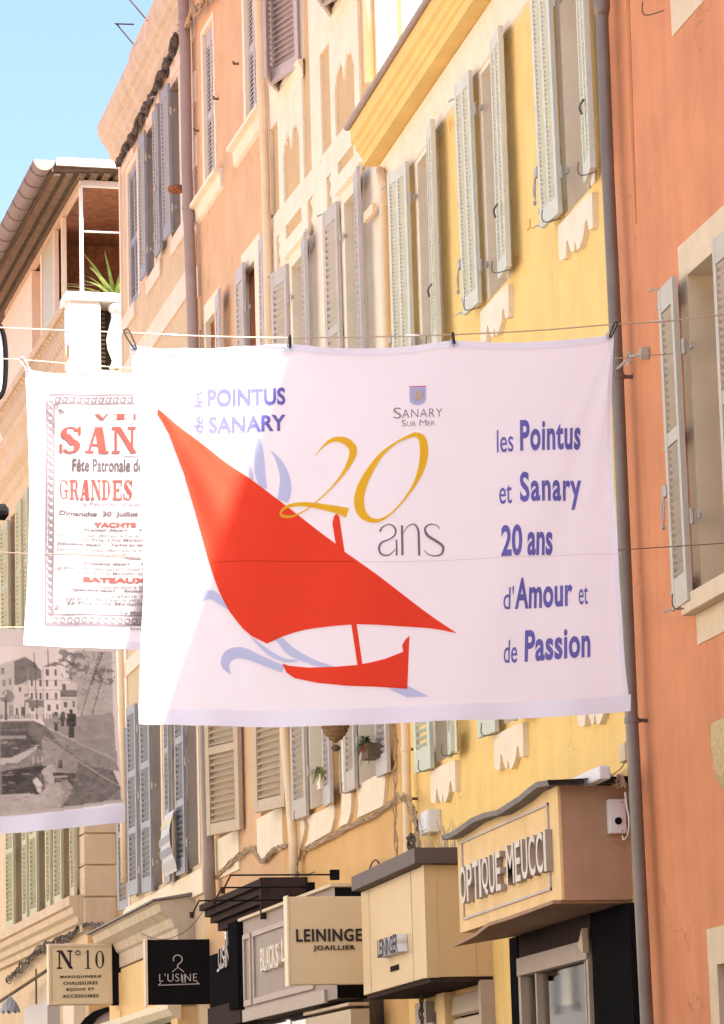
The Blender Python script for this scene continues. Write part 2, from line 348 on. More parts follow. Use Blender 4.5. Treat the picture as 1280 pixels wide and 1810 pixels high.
def leaf(k, F, side, uh, off, z0, z1, m, w=.43, th=0., cols=1, pitch=.045, mid=(), ind=True, closed=False, back=False, sw=.055, rail=(.1, .13), t=.036, dep=.036, name='shutter', label=None):
    """one louvred leaf; side +1 extends away from the camera (far leaf), -1 towards it; child of building k"""
    h = z1-z0; fr_ = MB()
    X = lambda a, b: (min(side*a, side*b), max(side*a, side*b))
    fr_.box(*X(0, sw), -t, 0, 0, h); fr_.box(*X(w-sw, w), -t, 0, 0, h)
    rails = [(0, rail[1])]+[(q*h, q*h+.09) for q in mid]+[(h-rail[0], h)]
    for a, b in rails: fr_.box(*X(sw, w-sw), -t+.003, -.003, a, b)
    colsx = [(sw, w-sw)]
    if cols == 2:
        c = w/2; fr_.box(*X(c-.02, c+.02), -t+.002, -.002, rail[1], h-rail[0]); colsx = [(sw, c-.02), (c+.02, w-sw)]
    ob = fr_.build(name, m, k.o); ob.location = (uh-k.org[0], off-k.org[1], z0-k.org[2]); ob.rotation_euler = (radians(random.uniform(-.3, .3)), radians(random.uniform(-.25, .25)), side*th)
    if label: ob['label'] = label
    tilt = radians(-42 if closed else 42)
    if back:
        bb = MB(); bb.box(*X(.01, w-.01), -t-.02, -t-.002, .02, h-.02); bb.build('backing_board', m, ob)
    stuff = MB()
    for a, b in colsx:
        x0 = X(a, b)[0]; lw = b-a; me = slat_mesh(lw, dep, tilt, m)
        for (r0, r1), (r2, r3) in zip(rails[:-1], rails[1:]):
            n = max(1, int((r2-r1)/pitch)); 
            for i in range(n):
                z = r1+(i+.5)*(r2-r1)/n
                if ind:
                    s_ = bpy.data.objects.new('slat', me); COL.objects.link(s_); s_.parent = ob; s_.location = (x0, -t/2, z); s_.rotation_euler = (random.uniform(-.05, .05), random.uniform(-.006, .006), 0)
                else:
                    stuff.add([(v.co.x+x0, v.co.y-t/2, v.co.z+z) for v in me.vertices], [tuple(p.vertices) for p in me.polygons])
    if not ind: 
        s_ = stuff.build('slats', m, ob); s_['kind'] = 'stuff'
    ob['u_end'] = uh+side*w*cos(th); ob['o_end'] = off+w*sin(th)
    return ob
def hinge(k, u, off, z, parent=None, m=None):
    mb = MB(); mb.lathe([(.016, -.05), (.016, .05)], (u, off, z), 8); mb.box(u-.055, u, off-.05, off-.03, z-.02, z+.02)
    return k.part('hinge', mb, m or M_WIRON, smooth=False)
def espagnolette(k, u, off, z0, z1, zc):     # the shutter bar with its hooks and handle
    mb = MB(); mb.tube([(u, off, z0), (u, off, z1)], .009, 6)
    for z in (z0, z1): mb.tube([(u, off, z), (u+.03, off+.03, z+.01), (u+.07, off+.05, z)], .008, 6)
    for z in (z0+.12, z1-.12, (z0+z1)/2): mb.lathe([(.018, -.02), (.018, .02)], (u, off, z), 8)
    r = k.part('shutter_bar', mb, M_WIRON)
    h_ = MB(); h_.box(u-.01, u+.08, off, off+.02, zc-.05, zc+.03); h_.tube(spline([(u+.05, off+.02, zc-.04), (u+.02, off+.03, zc-.14), (u+.04, off+.03, zc-.22), (u+.07, off+.03, zc-.14), (u+.05, off+.02, zc-.04)], 4), .007, 6)
    h_.lathe([(.02, -.01), (.02, .01)], (u+.05, off+.03, zc-.25), 8, 'y')
    k.part('shutter_handle', h_, M_WIRON)
def hook(k, u, off, z):                      # iron stay under a leaf
    mb = MB(); mb.tube(spline([(u+.02, off+.05, z+.08), (u, off+.06, z), (u-.02, off+.03, z-.03), (u-.1, off-.06, z-.02)], 5), .0048, 6); k.part('shutter_stay', mb, M_IRON)
def window(k, a, b, c, d, depth=.2, m_frame=None, curtain=None, m_glass=None):
    mf = m_frame or M_WSUR; fr_ = MB(); y0, y1 = -depth+.002, -depth+.05; w_ = .05
    fr_.box(a, a+w_, y0, y1, c, d); fr_.box(b-w_, b, y0, y1, c, d); fr_.box(a+w_, b-w_, y0, y1-.002, c, c+w_); fr_.box(a+w_, b-w_, y0, y1-.002, d-w_, d)
    mid = (a+b)/2; fr_.box(mid-.03, mid+.03, y0, y1-.004, c+w_, d-w_)
    for q in (.33, .66): z = c+(d-c)*q; fr_.box(a+w_, b-w_, y0, y1-.008, z-.015, z+.015)
    f = k.part('window', fr_, mf)
    g = MB(); g.box(a, b, y0-.01, y0+.012, c, d); k.part('pane', g, m_glass or M_GLASS, parent=f)
def shell(k, x0, x1, z1, holes, m, depth=.22, back=9., z0=0., roof=None, roofm=None, eave=0.):
    mb = MB(); mb.wall(x0, x1, z0, z1, holes, depth)
    mb.add([(x0, 0, z0), (x0, -back, z0), (x0, -back, z1), (x0, 0, z1)], [(0, 1, 2, 3)])
    mb.add([(x1, 0, z0), (x1, -back, z0), (x1, -back, z1), (x1, 0, z1)], [(3, 2, 1, 0)])
    mb.add([(x0, -back, z0), (x1, -back, z0), (x1, -back, z1), (x0, -back, z1)], [(0, 1, 2, 3)])
    mb.add([(x0, -depth-.02, z0), (x1, -depth-.02, z0), (x1, -depth-.02, z1), (x0, -depth-.02, z1)], [(0, 1, 2, 3)]) if False else None
    w_ = k.part('wall', mb, m)
    for a, b, c, d in holes:
        q = MB(); q.box(a-.05, b+.05, -depth-.3, -depth-.28, c-.05, d+.05); 
    rm = MB(); h = 1.6; e = eave
    rm.add([(x0, e, z1+.03), (x1, e, z1+.03), (x1, -back/2, z1+h), (x0, -back/2, z1+h), (x1, -back, z1+.03), (x0, -back, z1+.03)],
           [(0, 1, 2, 3), (3, 2, 4, 5), (0, 3, 5), (1, 4, 2), (0, 5, 4, 1)])
    k.part('roof', rm, roofm or M_TERR)
    return w_

# ================================================================== ground and the unseen sunlit far side of the street
g = MB(); g.add([(-300, -300, 0), (300, -300, 0), (300, 300, 0), (-300, 300, 0)], [(0, 1, 2, 3)])
o = g.build('street', M_FLOOR); o['kind'] = 'structure'
M_OW1 = mat('pale_lime_wash', (.72, .70, .66), .9, .06, 3, .2, 80, streak=.2); M_OW2 = mat('ivory_render', (.74, .69, .58), .9, .06, 3, .2, 80, streak=.2)
M_OW3 = mat('pale_grey_render', (.66, .66, .66), .9, .06, 3, .2, 80, streak=.2)
M_OD1 = mat('dusty_red_render', (.44, .27, .20), .9, .1, 3, .2, 80, streak=.3); M_OD2 = mat('pale_ochre_render', (.50, .40, .29), .9, .1, 3, .2, 80, streak=.3)  # walls of the unseen near houses, darkened to weaken bounce light
OPP = [(-14, 2, 11.5, M_OD1, '', M_SLEA), (2, 13, 12.5, M_OD2, '', M_SGRY), (13, 24, 11, M_OW3, '', M_SGRN), (24, 34, 12, M_OW3, '', M_SBLU), (34, 46, 11.5, M_OW2, '', M_SGRN), (46, 60, 12.5, M_OW1, '', M_SGRY), (60, 78, 13, M_OW1, '', M_SBLU), (78, 100, 12, M_OW2, '', M_SGRN)]
for i, (a, b, h, m, cn, sm) in enumerate(OPP):
    F = Fr((-3.3-.05*i, b), 180.0)
    k = K('town_house',
          ['pinkish red house with green shutters beside the camera across the street', 'pale ochre house with grey shutters across the street', 'pale grey house with sage shutters across from the orange house',
           'pale grey sunlit house with blue shutters across the street', 'ivory house with sage shutters across from the peach house', 'whitewashed tall house with grey shutters beyond the ivory house opposite',
           'whitewashed house with blue shutters far down the opposite side', 'ivory house with sage shutters closing the far end opposite'][i],
          'house', F, group='sunlit houses across the street')
    hs = []; n = int((b-a)/3)
    for q in range(n):
        c = (b-a)*(q+.5)/n
        for z in (4.6, 8.1): hs.append((c-.45, c+.45, z, z+2.0))
    shell(k, 0, b-a, h, hs, m, eave=.4)
    mb = MB(); mb.box(.4, b-a-.4, 0, .15, 0, 3.3); k.part('shop_window_or_added_front', mb, M_DBR)  # unseen dark front added to cut bounce light low on the facades
    mb = MB(); mb.prism([(0, 3.5), (1.3, 3.0), (1.3, 2.85), (1.28, 2.85), (0, 3.42)], .5, b-a-.5, 'x'); k.part('awning', mb, M_STAU if i % 2 else M_SBLU)  # unseen awning added to shade this wall and cut low bounce
    for (p, q, z, z2) in hs:
        window(k, p, q, z, z2)
        for sd_, uu in ((1, q+.02), (-1, p-.02)):
            mb = MB(); mb.box(min(uu, uu+sd_*.45), max(uu, uu+sd_*.45), .02, .06, z, z2); k.part('shutter', mb, sm)

# ================================================================== orange house (nearest)
k = K('orange_house', 'orange rendered house with stone grey shutters at the right edge', 'house', OF)
ho = (-2.72, -1.88, 5.26, 7.43)
lowh = (-2.9, -1.80, .4, 2.85)
tops = (-2.9, -2.0, 9.42, 11.6)
shell(k, -15, 0, 14.62, [ho, lowh, tops, (-6.2, -5.3, 5.26, 7.43), (-6.2, -5.3, 9.42, 11.6), (-9.8, -8.9, 5.26, 7.43), (-9.8, -8.9, 9.42, 11.6)], M_ORA, depth=.26, eave=.3)
def surround(k, h, m, l=.16, r=.16, top=.2, bot=0., proud=.012, depth=.24, lin=.02, name='surround'):
    a, b, c, d = h; mb = MB()
    mb.box(a-l, a+lin, -depth, proud, c, d-lin); mb.box(b-lin, b+r, -depth, proud, c, d-lin); mb.box(a-l, b+r, -depth, proud+.002, d-lin, d+top)
    if bot: mb.box(a-l, b+r, -depth, proud-.003, c-bot, c)
    return k.part(name, mb, m)
surround(k, ho, M_OSUR, .16, .155, .22, .33)
sl = MB(); sl.box(-2.9, -1.69, .013, .10, 5.13, 5.255); sl.box(-2.9, -1.70, -.22, .013, 5.2, 5.262); k.part('sill', sl, M_OSUR, bevel=.006)
window(k, *ho, depth=.24, m_frame=M_OSUR)
surround(k, lowh, M_OSUR, .15, .16, .22); window(k, *lowh, depth=.26, m_frame=M_SLIL)
surround(k, tops, M_OSUR, .2, .19, .2, .3); window(k, *tops, depth=.24, m_frame=M_OSUR)
for a in (-6.2, -9.8):
    for c in (5.26, 9.42):
        h = (a, a+.9, c, c+2.17); surround(k, h, M_OSUR); window(k, *h, depth=.24, m_frame=M_OSUR)
uh = OF.at(1198, 700, .12)[0]
lf_ = leaf(k, OF, 1, uh, .12, 5.20, 7.40, M_SORA, w=.40, th=solve_angle(OF, uh, .12, 1, .40, 1171.5, 700), pitch=.047, mid=(.5,), rail=(.17, .2), sw=.06, t=.038)
leaf(k, OF, -1, -2.74, .12, 5.20, 7.40, M_SORA, w=.42, th=radians(1), pitch=.047, mid=(.5,), rail=(.17, .2), sw=.06, t=.038)
for z in (5.75, 6.9): hinge(k, uh-.06, .08, z)
espagnolette(k, lf_['u_end']+.012, lf_['o_end']-.01, 5.2, 7.42, 6.03)
hook(k, uh+.2, .1, 5.2)
hook(k, -1.65, .1, 9.35)
# thin raised darker strip on the orange wall
sm = MB(); a, b = OF.at(1110, 0)[0], OF.at(1125, 390)[0]
sm.prism(spline([(a, 10.4), (a+.03, 9.6), (b+.02, 8.6), (b, 8.1)], 3)+spline([(b-.004, 8.1), (b-.035, 8.7), (a-.04, 9.7), (a-.05, 10.4)], 3), .0, .006, 'y')
k.part('dark_strip', sm, mat('darker_orange_render', (.50, .20, .085), .9, .15, 5, .2, 80))
# textured corbel stone
u0, z0 = OF.at(1257, 1292, .2); u1, z1 = OF.at(1267, 1403, .2)
mb = MB(); mb.prism([(0.0, z0+.06), (.20, z0+.05), (.21, z0-.1), (.19, z1+.12), (.15, z1+.03), (.08, z1), (0, z1+.01)], u0-.42, u0+.0, 'x')
single('stone_corbel', 'rough yellowish stone corbel projecting from the orange wall', 'corbel', OF, mb, M_ROUGH, bevel=.01)

# ================================================================== yellow house
k = K('yellow_house', 'yellow rendered house with sage shutters and moulded cornice', 'house', YF)
UP = [(5.29, 6.03), (2.80, 3.50), (.27, .96)]
holes = [(a, b, 8.70, 10.68) for a, b in UP]+[(a, b, 5.12, 7.25) for a, b in UP]+[(.35, 3.35, .3, 3.2), (4.45, 6.9, .3, 2.95)]
shell(k, 0, YL, 11.4, holes, M_YEL, depth=.2, eave=.3)
for h in holes[:6]:
    surround(k, h, M_WSUR, .10, .10, .02, 0, .012, .19); window(k, *h, depth=.2)
# cornice and frieze
cp = [(0, 11.085), (.06, 11.1), (.21, 11.095), (.21, 11.19), (.235, 11.2), (.245, 11.235), (.275, 11.255), (.285, 11.31), (.32, 11.33), (.325, 11.475), (0, 11.5)]
mb = MB(); mb.prism(cp, -.02, YL+.0, 'x'); k.part('cornice', mb, M_YELC)
mb = MB(); mb.prism([(0, 10.70), (.028, 10.715), (.03, 10.85), (.045, 10.87), (.047, 10.96), (.062, 10.985), (.064, 11.084), (0, 11.084)], 0, YL-.03, 'x'); k.part('frieze', mb, M_WSUR)
mb = MB(); mb.tube([(-.05, .35, 11.49), (YL+.03, .35, 11.49)], .032, 8); k.part('gutter', mb, M_PIPB)
# scalloped aprons
ap = [(375, 560), (385, 900), (410, 905), (448, 880), (458, 740), (455, 700), (475, 715), (487, 770), (515, 828), (535, 812), (540, 720), (549, 735), (565, 800), (585, 790), (600, 755), (630, 650), (645, 520), (655, 495), (668, 520), (682, 607), (722, 578), (716, 228), (690, 235)]
ap = [YF.at(920+x/5.655, 300+y/5.655, .045) for x, y in ap]
for du, dz in ((0, 0), (2.56, 0), (5.0, 0), (0, -3.58), (2.62, -3.58), (5.0, -3.58)):
    mb = MB(); mb.prism([(u+du, z+dz) for u, z in ap][::-1], 0, .045, 'y'); k.part('scalloped_apron', mb, M_WSUR)
# shutters: (far hinge px, far free px, near hinge px, near free px, yref, row)
for i, (fh, ff, nh, nf, yr, ind) in enumerate([(717, 684, 753, 762, 300, False), (833, 806, 869, 885, 200, True), (975.5, 943, 1022, 1035, 100, True)]):
    uh = YF.at(fh, yr, .1)[0]; un = YF.at(nh, yr, .1)[0]
    lf_ = leaf(k, YF, 1, uh, .1, 8.68, 10.72, M_SGRN, w=.43, th=solve_angle(YF, uh, .1, 1, .43, ff, yr), cols=2, pitch=.0365, ind=ind, sw=.05, rail=(.12, .14))
    leaf(k, YF, -1, un, .1, 8.68, 10.72, M_SGRN, w=.41, th=solve_angle(YF, un, .1, -1, .41, nf, yr), cols=2, pitch=.0365, ind=False, sw=.05, rail=(.12, .14), t=.042)
    espagnolette(k, lf_['u_end']+.012, lf_['o_end']-.01, 8.7, 10.6, 9.15)
    for z in (8.98, 10.35): hinge(k, uh-.07, .08, z)
    hook(k, uh+.25, .1, 8.7); hook(k, un-.22, .14, 8.7)
    sp = MB(); sp.tube(spline([(un-.25, .14, 9.25), (un-.23, .17, 9.2), (un-.27, .17, 9.13)], 4), .009, 6); k.part('latch', sp, M_IRON)
for i, (fh, ff, nh, nf, yr) in enumerate([(760, 731, 791, 797, 1320), (873, 842, 905, 915, 1240), (1000, 972, 1040, 1050, 1150)]):
    uh = YF.at(fh, yr, .1)[0]; un = YF.at(nh, yr, .1)[0]
    leaf(k, YF, 1, uh, .1, 5.06, 7.28, M_MINT, w=.44, th=solve_angle(YF, uh, .1, 1, .44, ff, yr), cols=1, pitch=.062, ind=True, sw=.07, rail=(.12, .2))
    leaf(k, YF, -1, un, .1, 5.06, 7.28, M_MINT, w=.42, th=solve_angle(YF, un, .1, -1, .42, nf, yr), cols=1, pitch=.062, ind=False, sw=.07, rail=(.12, .2))
    for z in (5.6,): hinge(k, uh-.07, .08, z)
    hook(k, uh+.22, .1, 5.08); hook(k, un-.2, .14, 5.08)
# iron rings left in the wall
mb = MB(); u, z = YF.at(800, 222); mb.tube([(u+.03*cos(t/8*2*pi*.8), .03, z+.045*sin(t/8*2*pi*.8)) for t in range(9)], .009, 6); k.part('wall_ring', mb, M_YELC)
mb = MB(); u, z = YF.at(936, 397); mb.box(u-.05, u+.05, 0, .015, z-.035, z+.035); k.part('wall_anchor', mb, M_YELC)

# ================================================================== cream panelled house
k = K('cream_house', 'cream house with tan recessed panels and grey shutters', 'house', CF)
mid = [(3.09, 3.82), (.76, 1.45)]; low = [(2.82, 3.52), (.63, 1.44)]; upp = [(3.12, 4.30), (.62, 1.85)]
holes = [(a, b, 8.95, 11.17) for a, b in mid]+[(a, b, 5.27, 7.4) for a, b in low]+[(a, b, 13.28, 15.5) for a, b in upp]
shell(k, 0, CL, 17.0, holes, M_OCH, depth=.24, eave=.35)
mb = MB(); hp = [h for h in holes]; mb.wall(0.01, CL-.01, 8.0, 16.98, hp, 0, .004); k.part('tan_ground', mb, M_TAN)
pan = [(2.82, 3.19, 11.95, 16.9), (4.38, 4.76, 11.98, 13.0), (3.37, 4.15, 11.97, 12.74), (1.94, 2.35, 11.95, 13.05), (.93, 1.75, 11.95, 12.72), (.28, .73, 11.97, 16.9),
       (3.35, 4.11, 11.54, 11.70), (1.04, 1.70, 11.54, 11.67)]
mb = MB(); mb.wall(0, CL, 8.0, 16.95, hp+pan+[(4.40, 4.57, 11.25, 11.70), (2.80, 3.06, 11.1, 11.67), (1.98, 2.20, 11.2, 11.66)], .03, .034)
mb.add([(0, .034, 8), (0, -.01, 8), (0, -.01, 17), (0, .034, 17)], [(0, 1, 2, 3)])
k.part('raised_frame', mb, M_CRM)
for a, b, zb in ((3.37, 4.15, 12.74), (.93, 1.75, 12.72)):      # icicle-like heads of the arched panels
    w_ = b-a; pts = [(0, zb+.01), (0, zb-.26), (.06, zb-.2), (.09, zb-.16), (.1, zb-.08), (.13, zb-.15), (.2, zb-.12), (.21, zb-.03), (.24, zb-.1), (.31, zb-.09), (.32, zb-.01), (.36, zb-.08), (.42, zb-.12), (.46, zb-.2), (.5, zb-.3),
                     (.55, zb-.2), (.6, zb-.11), (.64, zb-.08), (.66, zb-.0), (.69, zb-.08), (.77, zb-.08), (.79, zb-.01), (.81, zb-.09), (.87, zb-.12), (.89, zb-.04), (.92, zb-.16), (1, zb-.26), (1, zb+.01)]
    mb = MB(); mb.prism([(b-x*w_, z) for x, z in pts], .003, .0345, 'y'); k.part('arched_panel_head', mb, M_CRM)
for (a, b, z0, z1, fl) in ((4.40, 4.57, 11.25, 11.70, 1), (2.80, 3.06, 11.1, 11.67, 1), (1.98, 2.20, 11.2, 11.66, 1)):   # wavy edges of the slender panels
    n = 9; pts = [(a, z0), (a, z1)]+[(a+(b-a)*(.32+.22*sin(i*1.9)-.25*i/n), z1-(z1-z0)*i/n) for i in range(1, n+1)]
    mb = MB(); mb.prism(pts, .0, .0342, 'y'); k.part('panel_edge', mb, M_CRM)
for h in holes[:4]: surround(k, h, M_WSUR, .12, .12, .1, 0, .05, .22); window(k, *h, depth=.24)
for h in holes[:2]:
    mb = MB(); mb.prism([(.05, h[3]+.1), (.10, h[3]+.12), (.10, h[3]+.16), (.05, h[3]+.17)], h[0]-.15, h[1]+.15, 'x'); k.part('window_head', mb, M_CRM)
for h in holes[4:]:
    window(k, *h, depth=.24, m_frame=M_STAU)
    mb = MB(); mb.prism([(.03, h[2]-.2), (.045, h[2]-.18), (.05, h[2]-.1), (.075, h[2]-.07), (.09, h[2]-.01), (.03, h[2]-.0)], h[0]+.0, h[1]+.18, 'x'); k.part('sill', mb, M_WSUR)
for nh, nf, wh, ff, yr in ((528, 476, 495, 466, 130), (626, 566, 588, 559, 30)):
    un = CF.at(nh, yr, .06)[0]; uf = CF.at(wh, yr+50, .05)[0]
    leaf(k, CF, 1, un, .06, 13.22, 15.5, M_STAU, w=.64, th=solve_angle(CF, un, .06, 1, .64, nf, yr), pitch=.064, mid=(), closed=True, back=True, sw=.08, rail=(.12, .15), dep=.055, t=.05)
    leaf(k, CF, -1, uf, .06, 13.22, 15.5, M_STAU, w=.60, th=solve_angle(CF, uf, .06, -1, .60, ff, yr), pitch=.064, ind=False, closed=True, sw=.08, dep=.05)
for fh, ff, nh, nf, yr, z0, z1 in ((505, 478, 536, 542, 560, 8.9, 11.22), (597.5, 573, 630, 637, 480, 8.9, 11.22), (540, 515, 571, 583, 1400, 5.20, 7.42), (626, 608, 664, 684, 1350, 5.24, 7.42)):
    uh = CF.at(fh, yr, .1)[0]; un = CF.at(nh, yr, .1)[0]
    leaf(k, CF, 1, uh, .1, z0, z1, M_SGRY, w=.45, th=solve_angle(CF, uh, .1, 1, .45, ff, yr), pitch=.064, mid=(.42,) if z0 > 8 else (), ind=True, sw=.065, rail=(.17, .2), dep=.058)
    leaf(k, CF, -1, un, .1, z0, z1, M_SLIL, w=.43, th=solve_angle(CF, un, .1, -1, .43, nf, yr), pitch=.064, ind=False, sw=.065, rail=(.17, .2), dep=.045)
    hinge(k, uh-.07, .08, z0+.45); hinge(k, uh-.07, .08, z1-.4); hook(k, uh+.2, .12, z0)
    mb = MB(); mb.tube([(uh+.48, .12, z0), (uh+.48, .12, z1), (uh+.56, .16, z1)], .012, 6); k.part('shutter_bar', mb, M_WIRON)
# pale aprons with wavy edges under the first floor windows
def pxpoly(F, pts, off): return [F.at(x, y, off) for x, y in pts]
def c5(x, y): return 400+x/5.333, 1260+y/5.333
def c7(x, y): return 560+x/4.923, 1250+y/4.923
for pts in ([c5(695, 1010), c5(735, 990), c5(740, 1080), c5(715, 1200), c5(690, 1290), c5(690, 1190)],
            [c5(745, 985), c5(1012, 870), c5(1020, 900), c5(1012, 1000), c5(985, 1120), c5(735, 1265), c5(770, 1180), c5(783, 1060)],
            [c7(215, 730), c7(300, 715), c7(300, 830), c7(290, 930), c7(270, 1005), c7(185, 1050), c7(210, 930)],
            [c7(330, 695), c7(500, 600), c7(600, 575), c7(590, 700), c7(575, 860), c7(350, 965), c7(362, 860), c7(352, 740)]):
    mb = MB(); mb.prism(pxpoly(CF, pts, .035), 0, .035, 'y'); k.part('window_apron', mb, M_WSUR)
mb = MB(); u, z = CF.at(604, 1270, .05); mb.box(u-.03, u+.06, 0, .05, 5.27, 7.3); k.part('pilaster_strip', mb, M_WSUR)
mb = MB(); mb.tube([(-.02, -.2, 12.0), (-.02, -.2, 16.9)], .02, 6); mb.tube([(0.12, .08, 12.0), (.12, .08, 14)], .055, 10); k.part('wall_pipe', mb, M_PIPC, smooth=True)
end = MB(); end.box(-.012, 0, -8.9, .0, 11.2, 16.9); k.part('end_wall_render', end, mat('lime_white_render', (.82, .72, .52), .9, .05, 2, .2, 80))
mb = MB(); u0, z0 = CF.at(632, 385, .2); mb.box(-.05, u0, .1, .14, z0-.05, z0+.05); k.part('pipe_bracket', mb, M_PIPC)

# ================================================================== peach house
k = K('peach_house', 'peach rendered house with closed louvred shutters on its top floor', 'house', PF)
ups = [(2.92, 3.58), (.45, 1.10)]; mds = [(3.10, 3.72), (.78, 1.45)]; lws = [(2.35, 3.45), (.02, 1.12)]
holes = [(a, b, 13.42, 15.5) for a, b in ups]+[(a, b, 9.6, 11.83) for a, b in mds]+[(a, b, 5.48, 7.6) for a, b in lws]
shell(k, 0, PL, 17.2, holes, M_PEA, depth=.22, eave=.4)
for h in holes[:2]:
    surround(k, h, M_WSUR, .06, .10, .05, 0, .01, .2)
    mb = MB(); mb.prism([(0, h[2]-.24), (.04, h[2]-.22), (.05, h[2]-.06), (.12, h[2]-.05), (.12, h[2]), (0, h[2]+.003)], h[0]-.45, h[1]+.6, 'x'); k.part('sill', mb, M_WSUR)
    c = (h[0]+h[1])/2
    leaf(k, PF, -1, h[1]-.02, -.03, h[2]+.02, h[3]-.02, M_SLIL, w=h[1]-c-.03, pitch=.052, mid=(.44,), closed=True, ind=True, sw=.045, rail=(.2, .08), dep=.04)
    leaf(k, PF, 1, h[0]+.02, -.03, h[2]+.02, h[3]-.02, M_SLIL, w=c-h[0]-.03, pitch=.052, mid=(.44,), closed=True, ind=True, sw=.045, rail=(.2, .08), dep=.04)
    bk = MB(); bk.box(h[0], h[1], -.2, -.19, h[2], h[3]); k.part('dark_room_sheet', bk, M_DARK)  # near-black sheet stands for the unlit room behind the slats
for h in holes[2:4]:
    surround(k, h, M_WSUR, .3, .06, .22, 0, .01, .06); surround(k, (h[0]+.02, h[1]-.02, h[2], h[3]-.02), M_TERR if False else M_ORA, 0, 0, 0, 0, -.08, .2, .03, 'orange_reveal'); window(k, *h, depth=.22, m_frame=M_ORA)
for fh, ff, nh, nf, yr, far in ((0, 0, 382, 388, 575, 0), (430.5, 417, 458, 465, 560, 1)):
    un = PF.at(nh, yr, .09)[0]
    leaf(k, PF, -1, un, .09, 9.6, 11.86, M_SLIL, w=.42, th=solve_angle(PF, un, .09, -1, .42, nf, yr), pitch=.062, ind=False, rail=(.18, .2), dep=.04)
    if far:
        uh = PF.at(fh, yr, .09)[0]; leaf(k, PF, 1, uh, .09, 9.6, 11.86, M_SLIL, w=.44, th=solve_angle(PF, uh, .09, 1, .44, ff, yr), pitch=.062, ind=False, rail=(.18, .2), dep=.04); hinge(k, uh-.08, .08, 11.3)
for h, (nh, nf, yr) in zip(holes[4:], ((421, 363, 1350), (501, 447, 1350))):
    un = PF.at(nh, yr, .08)[0]
    leaf(k, PF, 1, un, .08, 5.42, 7.62, M_SBEI, w=.72, th=solve_angle(PF, un, .08, 1, .72, nf, yr), pitch=.068, mid=(.42,), closed=True, back=True, sw=.085, rail=(.12, .13), dep=.055, t=.05, ind=True)
    window(k, *h, depth=.22, m_frame=M_SBEI)
    mb = MB(); mb.box(h[0]-.1, h[1]+.1, 0, .03, 5.0, 5.46); k.part('window_apron', mb, M_WSUR)
for i in range(15):                          # toothed corner stones
    z = 11.0+i*.42; w_ = .34 if i % 2 else .2
    mb = MB(); mb.box(PL-w_, PL-.001, .0, .02, z, z+.40); k.part('corner_stone', mb, M_BTR)
for x, y in ((422, 113), (387, 175), (352, 231)):
    u, z = PF.at(x, y); mb = MB(); mb.tube([(u, 0, z), (u, .06, z), (u+.02, .06, z+.03)], .015, 6); k.part('wall_pin', mb, M_IRON)

# ================================================================== blue-shuttered house
k = K('pink_beige_house', 'pinkish beige house with blue grey shutters and deep cornice', 'house', BF)
u = lambda px, py, off=.1: BF.at(px, py, off)[0]
holes = [(4.22, 5.05, 13.5, 15.5), (2.86, 3.45, 13.5, 15.55), (.82, 1.52, 13.5, 15.55), (2.98, 3.7, 5.3, 7.9), (.35, 1.05, 5.3, 7.9), (4.95, 5.2, 5.3, 7.9)]
shell(k, 0, BL, 16.3, holes, M_BWA, depth=.2, eave=.1, back=12)
for h in holes[:5]: surround(k, h, M_BTR, .09, .09, .08, 0, .012, .18); window(k, *h, depth=.2, m_frame=M_BTR)
cpf = [(0, 15.86), (.03, 15.96), (.10, 16.02), (.11, 16.12), (.16, 16.16), (.17, 16.22), (.22, 16.25), (.24, 16.33), (.27, 16.36), (.28, 16.5), (0, 16.62)]
mb = MB(); mb.prism(cpf, -.05, BL+.28, 'x'); k.part('cornice', mb, M_PLA)
mb = MB(); mb.prism([(-.9, 16.5), (-.16, 16.5), (-.16, 16.75), (-.2, 16.8), (-.2, 17.25), (-.14, 17.3), (-.10, 17.42), (-.14, 17.5), (-.9, 17.5)], -.2, 4.95, 'x')
for q_ in range(4): mb.box(.4+q_*1.25, .75+q_*1.25, -.19, -.11, 16.5, 17.3)
mb.box(4.6, 5.05, -.9, -.09, 16.5, 17.2); mb.box(4.55, 5.12, -.9, -.05, 17.2, 17.3)
k.part('parapet', mb, M_PLA)
mb = MB(); mb.box(-.1, BL-.0, 0, .03, 12.46, 12.80); k.part('string_course', mb, M_BTR)
mb = MB(); mb.box(-.1, BL, 0, .028, 8.4, 8.62); mb.box(0, BL, 0, .02, 11.5, 11.75); k.part('string_course', mb, M_BTR)
mb = MB(); mb.box(BL-.1, BL+.012, -.3, .02, 4.9, 15.85); k.part('corner_pilaster', mb, M_BTR)
for a, b in ((4.5, 5.62), (2.35, 3.46), (.4, 1.5)):
    mb = MB(); mb.box(a, b, 0, .035, 13.28, 13.49); k.part('sill', mb, M_BTR)
    mb = MB(); mb.box(a-.1, b-.15, 0, .03, 15.6, 15.83); k.part('window_head', mb, M_BTR)
c = 4.635
leaf(k, BF, -1, 5.03, -.02, 13.5, 15.48, M_SBLU, w=.385, pitch=.056, mid=(.45,), closed=True, ind=True, sw=.04)
leaf(k, BF, 1, 4.24, -.02, 13.5, 15.48, M_SBLU, w=.385, pitch=.056, mid=(.45,), closed=True, ind=True, sw=.04)
bk = MB(); bk.box(4.22, 5.05, -.19, -.18, 13.5, 15.5); k.part('dark_room_sheet', bk, M_DARK)  # near-black sheet in place of the unlit room behind these shutters
